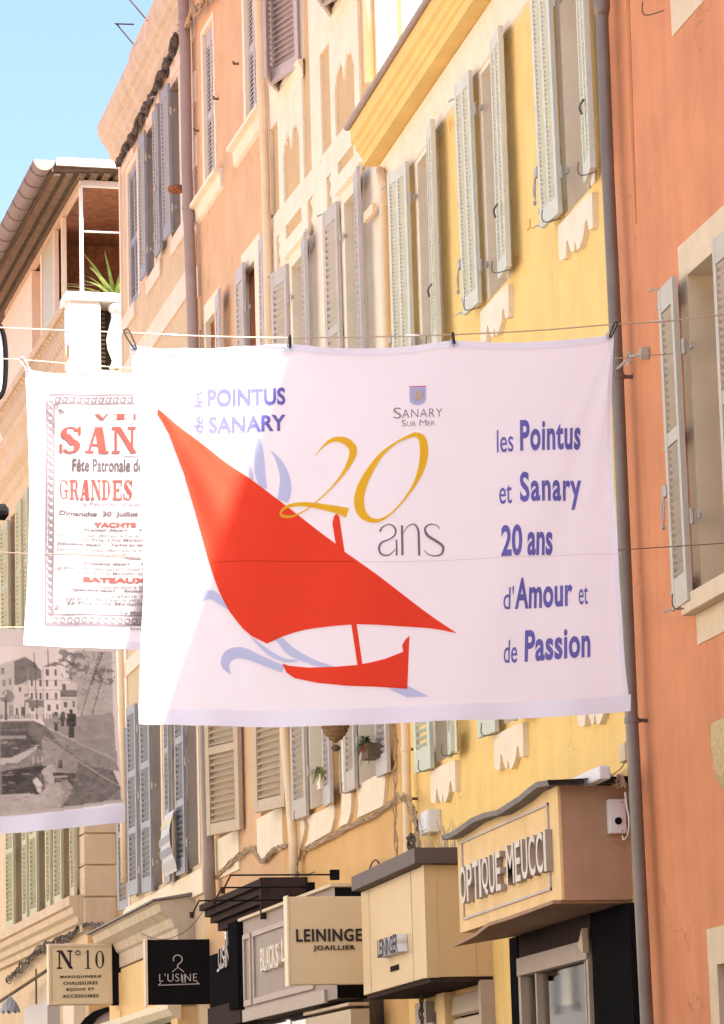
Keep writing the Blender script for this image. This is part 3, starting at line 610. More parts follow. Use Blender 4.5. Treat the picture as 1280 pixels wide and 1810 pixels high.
for side, h_, f_, yr, ind in ((1, 256, 245, 380, False), (-1, 271, 281, 330, False), (1, 300, 286, 300, True)):
    uh = u(h_, yr); leaf(k, BF, side, uh, .1, 13.5, 15.5, M_SBLU, w=.44, th=solve_angle(BF, uh, .1, side, .44, f_, yr), pitch=.056, ind=ind, sw=.06, rail=(.14, .16), dep=.045)
    hinge(k, uh-.06*side, .08, 15.1); hinge(k, uh-.06*side, .08, 13.8)
espagnolette(k, u(284, 350), .15, 13.45, 15.55, 14.3)
for side, h_, f_, yr, z0, ind in ((1, 241, 225, 1420, 5.3, False), (1, 265.5, 248, 1420, 5.24, True), (-1, 290.5, 298, 1420, 5.22, False), (1, 325, 309, 1420, 5.24, True)):
    uh = u(h_, yr); leaf(k, BF, side, uh, .1, z0, 7.86, M_SBLU, w=.5, th=solve_angle(BF, uh, .1, side, .5, f_, yr), pitch=.067, mid=(.32, .62), ind=ind, sw=.07, rail=(.12, .2), dep=.064)
    for z in (5.6, 6.6, 7.5): hinge(k, uh-.07*side, .08, z)
leaf(k, BF, 1, BL, .02, 5.2, 7.7, M_SBLU, w=.45, th=solve_angle(BF, BL, .02, 1, .45, 206, 1450), pitch=.067, mid=(.4,), ind=False, sw=.07)
mb = MB(); mb.box(0, BL+.35, -.2, .04, 4.92, 5.22); k.part('pale_band', mb, M_WSUR)
# ground floor shop cornice
q = BF
cz = q.at(325, 1593, .5)[1]
pf = [(0, 4.35), (.22, 4.37), (.22, 4.55), (.26, 4.58), (.3, 4.68), (.42, 4.76), (.45, 4.86), (.5, 4.88), (.0, 4.95)]
mb = MB(); mb.prism(pf, .75, 6.3, 'x'); k.part('shop_cornice', mb, M_PLA, bevel=.006)
mb = MB(); mb.prism([(.0, 4.951), (.53, 4.885), (.53, 4.905), (0, 4.99)], .7, 6.35, 'x'); k.part('lead_flashing', mb, M_CAP)
mb = MB(); mb.box(.75, 6.2, 0, .2, 3.6, 4.349); mb.box(.75, 1.2, 0, .24, 2.2, 4.3); mb.box(5.3, 6.2, 0, .23, 2.2, 4.3)
k.part('shop_frieze', mb, M_OPT)
mb = MB(); mb.prism([(.2, 3.45), (.3, 3.5), (.36, 3.58), (.36, 3.66), (.2, 3.68)], .7, 6.25, 'x'); k.part('lower_moulding', mb, M_WSUR)
mb = MB(); mb.box(1.21, 5.29, .0, .05, 0, 3.59); k.part('shop_window_or_added_front', mb, M_SHOPG)
# roof-top rods
for pts in (((204, 42), (236, 43)), ((206, 42), (238, 80)), ((230, 0), (268, 45))):
    a = BF.at(*pts[0], -.12); b = BF.at(*pts[1], -.12)
    mb = MB(); mb.tube([(a[0], -.12, a[1]), (b[0], -.12, b[1])], .012, 6); single('aerial_rod', ['short level aerial rod on the parapet above the blue shutters', 'sloping aerial rod tied to the parapet above the blue shutters', 'upper sloping stay rod at the top edge above the cornice'][[204, 206, 230].index(pts[0][0])], 'rod', BF, mb, M_DBR)
mb = MB(); a = BF.at(312, 334, .22); mb.lathe([(.05, -.02), (.1, -.035), (.115, 0), (.1, .03), (.085, .02), (.06, -.005)], (a[0], .22, a[1]), 16); mb.tube([(a[0]-.08, 0, a[1]-.03), (a[0]-.05, .2, a[1])], .012, 6)
single('pot_holder', 'rusty round pot holder fixed beside the mauve drainpipe', 'pot holder', BF, mb, mat('rusty_red_metal', (.30, .10, .045), .8, .3, 20, .3, 60), smooth=True)

# ================================================================== drainpipes
def pipe(label, F, px, off, r, m, joints=(), cat='drainpipe', extra=None):
    P = [F.at(x, y, off) for x, y in px]
    k = K('drainpipe', label, cat, F, (P[-1][0], off, P[-1][1]), 'drainpipes down the facades')
    mb = MB(); mb.tube([(a, off, z) for a, z in P], r, 16); k.part('pipe', mb, m, smooth=True)
    def uz(z):
        for (a, b), (c, d) in zip(P[:-1], P[1:]):
            if min(b, d) <= z <= max(b, d): return a+(c-a)*(z-b)/(d-b)
        return P[0][0]
    for z in joints:
        mb = MB(); mb.lathe([(r*1.13, -.02), (r*1.18, 0), (r*1.13, .02)], (uz(z), off, z), 16); k.part('pipe_collar', mb, m)
        mb = MB(); mb.box(uz(z)-.012, uz(z)+.012, 0, off, z-.012, z+.012); k.part('pipe_clip', mb, M_IRON)
    if extra: extra(k, uz)
    return k
def ex(kk, uz):
    z = OF.at(1120, 632, .1)[1]
    mb = MB(); mb.tube([(uz(z)-.05, .12, z), (uz(z)-.12, .12, z), (uz(z)-.2, .1, z+.02)], .01, 6)
    c = uz(z)-.27; mb.tube([(c+.04*cos(t*pi/5), .1, z+.02+.045*sin(t*pi/5)) for t in range(11)], .008, 6); mb.tube([(c-.04, .1, z+.02), (c-.14, .05, z+.02)], .01, 6); mb.box(c-.16, c-.13, .0, .06, z-.02, z+.06)
    kk.part('eye_bolt', mb, M_WIRON)
kk = pipe('dark brown zinc drainpipe between the yellow and orange houses', YF, [(1063, -300), (1064, 0), (1064.5, 40), (1075, 310), (1088.5, 600), (1101, 900), (1116, 1260), (1144, 1810), (1150, 2300)], .11, .046, M_ZINC, (10.05, 7.05, 4.6), extra=ex)
mb = MB(); z = YF.at(1064, 15, .11)[1]; a = YF.at(1064, 15, .11)[0]; mb.lathe([(.046, -.06), (.06, 0), (.062, .3)], (a, .11, z), 16); kk.part('pipe_socket', mb, M_ZINC, smooth=True)
pipe('cream painted drainpipe between the yellow and panelled houses', YF, [(672, 300), (677, 330), (684, 600), (700, 1000), (717, 1290), (721, 1500), (722, 1560)], .1, .042, M_PIPC, (10.6, 5.35, 4.9))
pipe('pale peach drainpipe between the peach and panelled houses', CF, [(455, -120), (455.5, 0), (469, 300), (475.5, 600), (490, 1000), (503, 1300), (518, 1480), (521, 1600)], .1, .05, M_PIPC, (12.0, 15.0))
pipe('mauve brown drainpipe between the peach and blue-shuttered houses', PF, [(322, -120), (324, 0), (327.5, 80), (330.5, 300), (341.5, 600), (356, 1050), (366, 1400), (369.5, 1521), (372, 1600)], .12, .07, M_PIPB, (15.9, 13.4, 11))
pipe('short cream drainpipe on the corner beyond the pink beige house', BF, [(212.5, 1100), (214.5, 1200), (218, 1400), (220, 1560)], .06, .05, M_PIPC, (7.0,))

# ================================================================== terrace house beyond the side street
k = K('terrace_house', 'far house with a roofed corner terrace and green shutters', 'house', LF)
def lh(x0, x1, y, z0, z1): return (LF.at(x1, y)[0], LF.at(x0, y)[0], z0, z1)
gl = [lh(28.5, 39, 1600, 5.85, 8.4), lh(69.5, 80, 1550, 5.85, 8.4), lh(113, 123, 1530, 5.85, 8.4)]
gu = [lh(20, 27, 1000, 10.6, 13.1), lh(52, 62, 950, 10.6, 13.1)]
shell(k, 0, 12, 13.6, gl+gu, M_BWA, depth=.22, eave=-.1, back=9)
for h in gl+gu: window(k, *h, depth=.22)
for hx, fx, yr, z0, z1, sd_ in ((24, 9.5, 1600, 5.8, 8.4, 1), (39.5, 47.5, 1600, 5.8, 8.4, -1), (65, 52, 1550, 5.8, 8.4, 1), (81, 88, 1550, 5.8, 8.4, -1), (108, 94, 1520, 5.8, 8.4, 1), (124, 131, 1520, 5.8, 8.4, -1),
                                (14.5, 1, 1000, 10.6, 13.0, 1), (27.5, 37, 1000, 10.6, 13.1, -1), (50, 42, 950, 10.6, 13.1, 1)):
    uh = LF.at(hx, yr, .1)[0]
    leaf(k, LF, sd_, uh, .1, z0, z1, M_SLEA, w=.55, th=solve_angle(LF, uh, .1, sd_, .55, fx, yr), pitch=.075, mid=(.5,), ind=False, sw=.07, dep=.07, rail=(.12, .16))
# corner stones, ledge, cornices
for i in range(17):
    z = 5.27+i*.48; mb = MB(); d_ = .56 if i % 2 == 0 else .66
    mb.box(-.045, .62, -d_+.12, .045, z+.012, z+.468); k.part('corner_stone', mb, M_STO, bevel=.012)
mb = MB(); mb.prism([(0, 5.22), (.07, 5.24), (.08, 5.34), (.13, 5.37), (.14, 5.47), (.2, 5.52), (.21, 5.62), (.26, 5.64), (.26, 5.78), (0, 5.80)], .06, 12, 'x'); k.part('ledge', mb, M_STO)
mb = MB(); mb.prism([(0, 13.45), (.06, 13.5), (.08, 13.62), (.2, 13.7), (.24, 13.76), (.25, 13.95), (-.9, 13.96), (-.9, 13.45)], -.06, 12, 'x'); k.part('cornice', mb, M_STO)
mb = MB(); mb.prism([(0, 14.02), (.12, 14.05), (.24, 14.2), (.25, 14.34), (0, 14.36)], .0, 12, 'x'); k.part('balcony_edge', mb, M_STO)
mb = MB(); mb.box(-.05, 12, -8.5, .0, 13.6, 13.94); k.part('terrace_floor', mb, M_STO)
# balustrade
mb = MB(); mb.box(-.06, .42, -.30, .19, 13.96, 15.02); mb.box(-.04, .4, -.29, .18, 15.02, 15.06); k.part('pier', mb, M_WHI)
mb = MB(); mb.box(-.1, .5, -1.9, .25, 15.06, 15.2); k.part('coping', mb, M_WHI, bevel=.015)
mb = MB(); mb.box(.42, 12, -.02, .22, 15.02, 15.16); mb.box(.42, 12, -.0, .2, 14.36, 14.44); k.part('coping', mb, M_STO, bevel=.01)
bal = MB(); prof = [(.05, 0), (.075, .02), (.05, .06), (.045, .09), (.09, .2), (.1, .28), (.075, .38), (.045, .48), (.05, .53), (.075, .55), (.075, .6)]
bal.lathe(prof, (0, 0, 0), 12)
me = bpy.data.meshes.new('baluster'); me.from_pydata(bal.v, [], bal.f); me.materials.append(M_STO)
for p in me.polygons: p.use_smooth = True
for i in range(30):
    b_ = bpy.data.objects.new('baluster', me); COL.objects.link(b_); b_.parent = k.o; b_.location = (.62+i*.235, .10, 14.43)
bal = MB(); bal.lathe([(r*1.55, h*1.75) for r, h in prof], (0, 0, 0), 16)
me2 = bpy.data.meshes.new('baluster'); me2.from_pydata(bal.v, [], bal.f); me2.materials.append(M_WHI)
for p in me2.polygons: p.use_smooth = True
for i in range(3):
    b_ = bpy.data.objects.new('baluster', me2); COL.objects.link(b_); b_.parent = k.o; b_.location = (.02, -.56-i*.36, 13.98)
mb = MB(); mb.box(.25, .3, -2.2, -.31, 13.9, 15.0); k.part('dark_screen', mb, M_DARK)
for i in range(14): 
    mb = MB(); mb.box(.19, .24, -.42, -.32, 14.0+i*.07, 14.035+i*.07); k.part('screen_slat', mb, M_SOF)
# loggia
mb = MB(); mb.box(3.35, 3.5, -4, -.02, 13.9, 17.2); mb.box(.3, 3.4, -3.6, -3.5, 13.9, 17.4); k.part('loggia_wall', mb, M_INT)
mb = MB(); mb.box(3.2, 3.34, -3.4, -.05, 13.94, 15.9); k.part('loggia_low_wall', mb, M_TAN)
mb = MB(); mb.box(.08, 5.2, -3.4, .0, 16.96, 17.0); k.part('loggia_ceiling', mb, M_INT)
for z in (16.15, 16.25, 15.95, 15.8, 15.65):
    mb = MB(); mb.box(3.28, 3.34, -.9, -.35, z, z+.02); k.part('grille_bar', mb, M_OSUR)
mb = MB(); mb.box(.0, .05, -.055, .0, 15.2, 16.95); k.part('post', mb, M_WHI)
mb = MB(); mb.box(-.01, .06, -1.9, -.0, 16.95, 17.05); k.part('tie_beam', mb, M_WHI)
mb = MB(); mb.box(.06, 8, -.07, .01, 16.93, 17.02); k.part('ring_beam', mb, M_STO)
mb = MB(); mb.tube([(.03, -.08, 16.22), (.03, -1.9, 16.22)], .018, 6); k.part('tie_rod', mb, M_STEEL)
for a in (1.62, 2.4): 
    mb = MB(); mb.box(a, a+.09, -.06, .015, 15.16, 16.92); k.part('post', mb, M_BTR)
mb = MB(); mb.box(2.49, 3.7, -.05, .0, 15.16, 16.92) ; mb.box(1.71, 2.4, -.05, -.04, 15.16, 16.9) if False else None
k.part('glazed_screen', mb, mat('frosted_green_screen', (.50, .47, .32), .4, .12, 8, .1, 50))
mb = MB(); mb.box(3.7, 4.9, -.3, -.2, 15.0, 16.9); k.part('recess', mb, M_PEA)
mb = MB(); mb.box(4.9, 12, -.2, .0, 13.9, 16.92); mb.box(3.72, 3.9, -.2, .01, 15.1, 16.9); k.part('upper_wall', mb, M_BTR)
rf = MB(); rf.prism([(.48, 17.07), (-4.2, 17.3), (-4.2, 17.4), (.52, 17.22)], -.3, 12.3, 'x'); k.part('roof', rf, M_SOF)
rf = MB(); 
for i in range(22):
    y = .40-i*.2; z = 17.05+(.48-y)*.05; rf.box(-.29, 12.2, y-.055, y+.055, z-.035, z+.005)
k.part('roof_boards', rf, mat('weathered_board', (.16, .105, .065), .9, .3, 8, .4, 40))
mb = MB(); mb.box(-.36, -.3, -2.2, .42, 17.17, 17.29); k.part('verge_board', mb, M_WHI)
gm = MB(); n = 12
for i in range(n):
    a0 = pi+pi*i/n; a1 = pi+pi*(i+1)/n; r = .17; c_ = (.62, 17.22)
    gm.add([(-.42, c_[0]+r*cos(a0), c_[1]+r*sin(a0)), (-.42, c_[0]+r*cos(a1), c_[1]+r*sin(a1)), (12, c_[0]+r*cos(a1), c_[1]+r*sin(a1)), (12, c_[0]+r*cos(a0), c_[1]+r*sin(a0))], [(0, 1, 2, 3)])
gm.add([(-.42, c_[0]+r*cos(pi+pi*i/n), c_[1]+r*sin(pi+pi*i/n)) for i in range(n+1)], [tuple(range(n+1))])
M_GUT = mat('brown_gutter', (.20, .155, .135), .6, .1, 4, .05, 90); gt = k.part('gutter', gm, M_GUT, smooth=False)
for i in range(14):
    gb = MB(); gb.tube([(-.1+i*.62, .62+.178*cos(pi+pi*q/8), 17.22+.178*sin(pi+pi*q/8)) for q in range(9)], .012, 5); k.part('gutter_strap', gb, M_GUT, parent=gt)
# lower left wall, shop and arch of the terrace house
mb = MB(); mb.box(-.02, .0, -.6, .0, 3.0, 5.2); k.part('ochre_base', mb, M_OCH)
arc = [LF.perp(0, x, y) for x, y in ((140, 1812), (150, 1799), (165, 1788), (185, 1781), (200, 1779), (222, 1779), (222, 1785), (202, 1786), (185, 1790), (170, 1800), (160, 1814))]
mb = MB(); mb.prism(arc, -.12, -.03, 'x'); k.part('arch_frame', mb, M_BLK)
mb = MB(); mb.prism([LF.perp(0, x, y) for x, y in ((160, 1816), (170, 1800), (185, 1790), (202, 1786), (222, 1785), (222, 1816))], -.05, -.031, 'x'); k.part('arch_fill', mb, M_SLIL)

# spiky potted plant on the terrace
pk = K('spiky_plant', 'spiky potted plant catching the sun behind the terrace railing', 'plant', LF, (.35, -.62, 15.2))
mb = MB(); mb.lathe([(.08, -.1), (.11, .1), (.12, .12)], (.4, -.62, 15.1), 10); pk.part('stem', mb, M_WICK)
rnd = random.Random(3)
lf = MB()
for i in range(46):
    a = rnd.uniform(0, 2*pi); L_ = rnd.uniform(.6, 1.1); up_ = rnd.uniform(.15, 1.0); w_ = rnd.uniform(.03, .06); base = Vector((.4, -.62, 15.22)); pts = []
    for j in range(7):
        t = j/6; r_ = L_*t*cos(up_); h_ = L_*t*sin(up_)*1.25-.35*t*t*L_*(1.4-up_)
        pts.append(base+Vector((r_*cos(a), r_*sin(a), h_)))
    sd2 = Vector((-sin(a), cos(a), 0)); vs = []
    for j, p in enumerate(pts): ww = w_*(1-(j/6)**1.6)+.002; vs += [p+sd2*ww, p-sd2*ww]
    lf.add(vs, [(2*j, 2*j+1, 2*j+3, 2*j+2) for j in range(6)])
o_ = pk.part('foliage', lf, M_FERN)
# more distant house glimpsed at the left edge
F2 = Fr((4.2, 75), 3); kk = K('distant_house', 'small salmon house far off at the left edge under the terrace roof', 'house', F2)
mb = MB(); z = F2.at(0, 560)[1]; mb.box(-3, 25, -8, 0, 0, z); kk.part('wall', mb, mat('salmon_render', (.62, .27, .19), .9, .1, 2, .2, 60))
mb = MB(); mb.box(-3.2, 25, -8.2, .15, z, z+.12); kk.part('coping', mb, M_WHI)

# dark oval-framed hanging sign at the left edge
Yl = 20.
def pln(px, py, Y): d = ray(px, py); q = Y/d[1]; return Vector((d[0]*q, Y, 1.6+d[2]*q))
def ring_px(pts, Y, r):
    mb = MB(); mb.tube([pln(x, y, Y) for x, y in pts], r, 8); return mb
class WF:                                    # identity frame for things hung across the street
    rz = 0
    @staticmethod
    def world(a, b, c): return Vector((a, b, c))
pts = spline([(-34, 575), (-4, 573), (6, 590), (10, 620), (10, 660), (6, 690), (-6, 706), (-34, 712)], 5)
mb = ring_px(pts, 28., .022); kk = K('round_cornered_sign', 'dark round-cornered sign frame at the left edge by the terrace', 'sign', WF, tuple(pln(-10, 640, 28.)))
kk.part('frame', mb, M_BLK, smooth=True)
mb = MB(); pp = [pln(x, y, 28.) for x, y in pts]; mb.prism([(p.x, p.z) for p in pp], 28.0, 28.02, 'y'); kk.part('panel', mb, M_WHI)
mb = MB(); p = pln(2, 905, 26.); mb.lathe([(.03, -.06), (.065, -.05), (.07, .03), (.03, .06)], (p.x, 26, p.z), 12, 'x'); mb.tube([(p.x, 26, p.z), (p.x-.15, 26, p.z-.02)], .03, 8)
mb.tube([(p.x-.02, 26, p.z), (p.x-.02, 26, p.z-.5)], .01, 6)
single('spotlight', 'small black spotlight at the left edge by the green shutters', 'spotlight', WF, mb, M_BLK)

# ================================================================== cables
def cable(label, F, px, off, r, m, wob=.012, n=7, strands=3, name='cable_bundle', zoff=0):
    P = [F.at(x, y, off) for x, y in px]; rn = random.Random(len(label)); mb = MB()
    for s_ in range(strands):
        pts = [(a+rn.uniform(-wob, wob), off+rn.uniform(-wob, wob)*.6, z+rn.uniform(-wob, wob)*2) for a, z in P]
        pts = spline([p for p in pts], n)
        pts = [(p[0], p[1]+wob*.6*sin(i*.9+s_*2), p[2]+wob*sin(i*1.3+s_*2.1)) for i, p in enumerate(pts)]
        mb.tube(pts, r, 5)
    return single(name, label, 'cable', F, mb, m)
cable('dark cable bundle along the wall under the deep cornice', BF, [(209, 290), (220, 268), (230, 248), (243, 222), (258, 190), (272, 160), (290, 122), (303, 95), (309, 68), (312, 58)], .07, .028, M_CABD, .035, 8, 4)
kc = K('cable_rail', 'row of dark cable clips under the deep cornice', 'cable clips', BF, (3, .1, 15.9))
for i in range(11):
    cl = MB(); a, z = BF.at(215+i*9.3, 275-i*18.5, .09); cl.lathe([(.02, -.05), (.05, 0), (.02, .06)], (a, .1, z-.03), 6); kc.part('clip', cl, M_CABD)
cable('tan cable bundle crossing to the peach house above the mauve drainpipe', PF, [(316, 58), (330, 42), (345, 25), (352, 18), (364, 2), (375, -14)], .1, .02, M_CAB, .035, 7, 4)
cable('knotted tan cables above the peach ground floor', PF, [(380, 1552), (400, 1532), (425, 1511), (443, 1501), (452, 1512), (462, 1522), (476, 1510), (490, 1498), (508, 1495)], .05, .007, M_CAB, .013, 7, 7)
cable('loose tan cable bundle below the pale window aprons', CF, [(530, 1520), (535, 1505), (550, 1496), (575, 1484), (600, 1470), (635, 1452), (650, 1446), (662, 1440), (680, 1428), (697, 1416)], .045, .0062, M_CAB, .011, 8, 7)
cable('tan cables tied up the cream pipe', CF, [(700, 1300), (699, 1340), (697, 1380), (700, 1415), (697, 1450), (700, 1510)], .09, .008, M_CAB, .02, 8, 3)
cable('cables curling over the cream pipe to the grey box', YF, [(704, 1411), (714, 1413), (722, 1420), (730, 1440), (735, 1460), (738, 1478), (742, 1500)], .18, .008, M_CAB, .02, 8, 4)
cable('black cables coiled beside the cream drainpipe foot', YF, [(733, 1430), (736, 1460), (738, 1485), (728, 1500), (724, 1490), (731, 1484), (738, 1496)], .14, .010, M_CABD, .02, 8, 3)
cable('dark loop of cable hanging below the pale aprons', CF, [(532, 1500), (527, 1525), (524, 1535), (530, 1545), (545, 1545), (556, 1541)], .07, .006, M_CABD, .0, 8, 1)
cable('curled dark wire end sticking up behind the jeweller fascia', YF, [(652, 1545), (655, 1532), (660, 1522), (666, 1521), (670, 1526)], .1, .009, M_CABD, .0, 8, 1)
cable('wire swag across the cream shop cornice', BF, [(250, 1650), (270, 1658), (295, 1660), (325, 1648), (345, 1630), (358, 1612)], .5, .005, M_CABD, .0, 8, 1)
cable('twisted black cables at the corner above the number ten sign', LF, [(138, 1640), (150, 1636), (165, 1634), (180, 1633), (195, 1634), (216, 1638)], .05, .009, M_CABD, .018, 8, 5)
cable('tangled dark cables beneath the stone ledge', LF, [(12, 1732), (25, 1722), (40, 1708), (60, 1690), (80, 1674), (100, 1665), (120, 1655), (138, 1640)], .1, .010, M_CABD, .035, 8, 7)
cable('thin wires dangling under the jeweller box', YF, [(747, 1740), (746, 1760), (744, 1785), (747, 1815)], .2, .008, M_CABD, .02, 8, 3)
cable('pale cable looping beside the alarm box', YF, [(1105, 1400), (1108, 1425), (1112, 1450), (1110, 1475), (1103, 1484), (1100, 1478)], .12, .006, M_PLASW, .0, 8, 1)
cable('tangle of dark and tan cables on top of the optician fascia', YF, [(1060, 1383), (1072, 1372), (1085, 1380), (1095, 1372), (1104, 1384), (1090, 1388), (1078, 1378)], .12, .006, M_CAB, .015, 8, 4)
cable('beige cable running up to the junction box', YF, [(1078, 1372), (1090, 1364), (1102, 1352), (1106, 1330)], .05, .005, M_CAB, .0, 8, 1)
# dry weeds over the jeweller fascia
a, z = YF.at(762, 1495, .3); mb = MB(); rn = random.Random(5)
for i in range(46):
    x = a+rn.uniform(-.5, .45); y = rn.uniform(.05, .35); h_ = rn.uniform(.06, .30); dx, dy = rn.uniform(-.08, .08), rn.uniform(-.06, .06)
    mb.tube([(x, y, 4.19), (x+dx*.4, y+dy*.4, 4.19+h_*.6), (x+dx, y+dy, 4.19+h_)], [.006, .004, .002], 4)
o_ = single('dry_weeds', 'dry brown weeds growing on the jeweller fascia top', 'weeds', YF, mb, M_SBEI)

# ================================================================== boxes on the yellow wall
def wbox(name, label, F, x0, x1, y0, y1, off, d, m, cat='box', bev=.01):
    a, zb = F.at(x0, y1, off+d); b, zt = F.at(x1, y0, off+d); kk = K(name, label, cat, F, ((a+b)/2, off, (zb+zt)/2))
    mb = MB(); mb.box(min(a, b), max(a, b), off, off+d, zb, zt); bd = kk.part('housing', mb, m, bevel=bev); return kk, (a, b, zb, zt, bd)
kk, q = wbox('utility_box', 'pale grey utility box on the yellow wall above the jeweller', YF, 741, 756, 1430, 1478, .0, .12, M_PLASW)
mb = MB(); mb.box(min(q[0], q[1])+.02, max(q[0], q[1])-.02, .121, .128, q[2]+.03, q[3]-.03); kk.part('lid', mb, M_PLASW)
kk, q = wbox('junction_box', 'beige junction box beside the dark brown drainpipe', YF, 1094, 1103, 1311, 1349, .0, .07, M_OSUR)
mb = MB(); mb.box(min(q[0], q[1])-.01, max(q[0], q[1])+.01, .03, .035, q[2]-.005, q[3]+.005); kk.part('lid', mb, M_OSUR)
kk, q = wbox('small_wall_box', 'little ochre box on the yellow wall behind the optician fascia', YF, 896, 935, 1400, 1425, .0, .06, M_OCH)
kk, q = wbox('lamp_housing', 'white tube lamp housing lying on the optician fascia', YF, 992, 1060, 1377, 1384, .25, .08, M_PLASW, 'lamp')
k = K('alarm_box', 'white alarm box with a round black hole beside the drainpipe', 'alarm box', YF, (.1, .1, 4.0))
(o0, z0), (o1, z1) = YF.perp(-.05, 1079, 1473), YF.perp(-.05, 1106, 1412)
mb = MB(); mb.box(-.05, .028, o1, o0, z0, z1); k.part('housing', mb, M_PLASW, bevel=.006)
oc, zc = YF.perp(-.05, 1093, 1451); mb = MB(); mb.lathe([(.026, -.058), (.026, -.051)], (0, oc, zc), 16, 'x'); k.part('speaker_hole', mb, M_BLK)
for y in (1418, 1468): oc, zc = YF.perp(-.05, 1100, y); mb = MB(); mb.lathe([(.005, -.055), (.005, -.051)], (0, oc, zc), 8, 'x'); k.part('screw', mb, M_IRON)

# ================================================================== optician fascia
k = K('optician_fascia', 'cream optician fascia box reading OPTIQUE MEUCCI', 'shop sign', YF, (1.7, 0, 3.8))
OF_ = YF.at(811, 1570, .52)[0]
mb = MB(); mb.box(.035, OF_, 0, .52, 3.41, 4.21); k.part('fascia_box', mb, M_OPT)
mb = MB(); mb.box(.03, .0345, 0.0, .50, 3.405, 4.205); k.part('side_panel', mb, M_OPTS)
a, z0 = YF.at(820, 1634, .53); b, z1 = YF.at(968, 1430, .53)
z0, z1 = 3.50, 4.12
mb = MB(); 
for q in ((a, a-.02, z0, z1), (b, b+.02, z0, z1)): mb.box(min(q[0], q[1]), max(q[0], q[1]), .521, .535, q[2], q[3])
for z in (z0, z1-.02): mb.box(b, a, .521, .534, z, z+.018)
k.part('line_frame', mb, M_STAU)
def letters(k, word, x0, x1, yb0, yb1, yt1, off, ext, F, m, sm):
    """individual raised letters between pixels x0..x1, baseline yb0->yb1, top right yt1"""
    u0, za = F.at(x0, yb0, off+ext); u1, zb = F.at(x1, yb1, off+ext); zt = F.at(x1, yt1, off+ext)[1]; zb = (za+zb)/2
    wid = [{'I': .35, 'M': 1.25, 'Q': 1.1, 'O': 1.1, 'L': .8, 'E': .85, ' ': .5}.get(c, 1) for c in word]; tot = sum(wid)+.16*len(word); x = 0
    for c, w_ in zip(word, wid):
        if c != ' ':
            v, f = glyphs(c, .012, 0, .5); s0 = u0+(u1-u0)*x/tot; s1 = u0+(u1-u0)*(x+w_)/tot
            if c == 'I': 
                mb = MB(); mb.box(s1, s0, off+.002, off+ext, zb, zt)
            else: mb = MB(); mb.add([(s0+(s1-s0)*p[0], off+.002+(ext-.002)*(p[2]+0), zb+(zt-zb)*p[1]) for p in v], f)
            o = k.part('letter', mb, m); o.data.materials.append(sm)
            for p in o.data.polygons:
                if abs(p.normal.y) < .5: p.material_index = 1
        x += w_+.16
letters(k, 'OPTIQUE', 814, 887, 1603, 1568, 1502, .52, .05, YF, M_LET, M_LETD)
letters(k, 'MEUCCI', 896, 968, 1566, 1538, 1464, .52, .05, YF, M_LET, M_LETD)
# wavy lead cap and lower flashing
cap = [(786, 1481), (800, 1477), (815, 1468), (840, 1450), (862, 1441), (886, 1436), (905, 1424), (925, 1411), (940, 1398), (955, 1387), (975, 1384)]
cz_ = [YF.at(x, y, .6) for x, y in cap]
mb = MB(); vs = []
pr = [(c[0], c[1]) for c in cz_]
for a, z in pr: vs += [(a, .62, z-.018), (a, .63, z+.02), (a, .0, z+.05), (a, .0, z+.0)]
mb.add(vs, [(4*i+j, 4*i+(j+1) % 4, 4*i+4+(j+1) % 4, 4*i+4+j) for i in range(len(pr)-1) for j in range(4)])
ua = pr[-1][0]; za = pr[-1][1]
mb.add([(ua, .62, za-.018), (ua, .63, za+.02), (ua, 0, za+.05), (ua, 0, za), (.02, .60, 4.215), (.02, .60, 4.25), (.02, 0, 4.26), (.02, 0, 4.22)], [(0, 1, 5, 4), (1, 2, 6, 5), (3, 0, 4, 7), (4, 5, 6, 7)])
k.part('lead_cap', mb, M_CAP, smooth=False)
lowp = [(806, 1671), (825, 1662), (845, 1652), (855, 1644), (868, 1634), (900, 1624), (940, 1610), (983, 1594)]
pr = [YF.at(x, y, .55) for x, y in lowp]; vs = []; mb = MB()
for a, z in pr: vs += [(a, .57, z-.012), (a, .575, z+.012), (a, .0, 3.412), (a, .0, 3.39)]
mb.add(vs, [(4*i+j, 4*i+(j+1) % 4, 4*i+4+(j+1) % 4, 4*i+4+j) for i in range(len(pr)-1) for j in range(4)])
ua, za = pr[-1]; mb.add([(ua, .57, za-.012), (ua, .575, za+.012), (ua, 0, 3.412), (ua, 0, 3.39), (.08, .53, 3.39), (.08, .53, 3.408), (.08, 0, 3.408), (.08, 0, 3.385)], [(0, 1, 5, 4), (1, 2, 6, 5), (3, 0, 4, 7), (4, 5, 6, 7)])
k.part('lower_flashing', mb, M_OPTS)
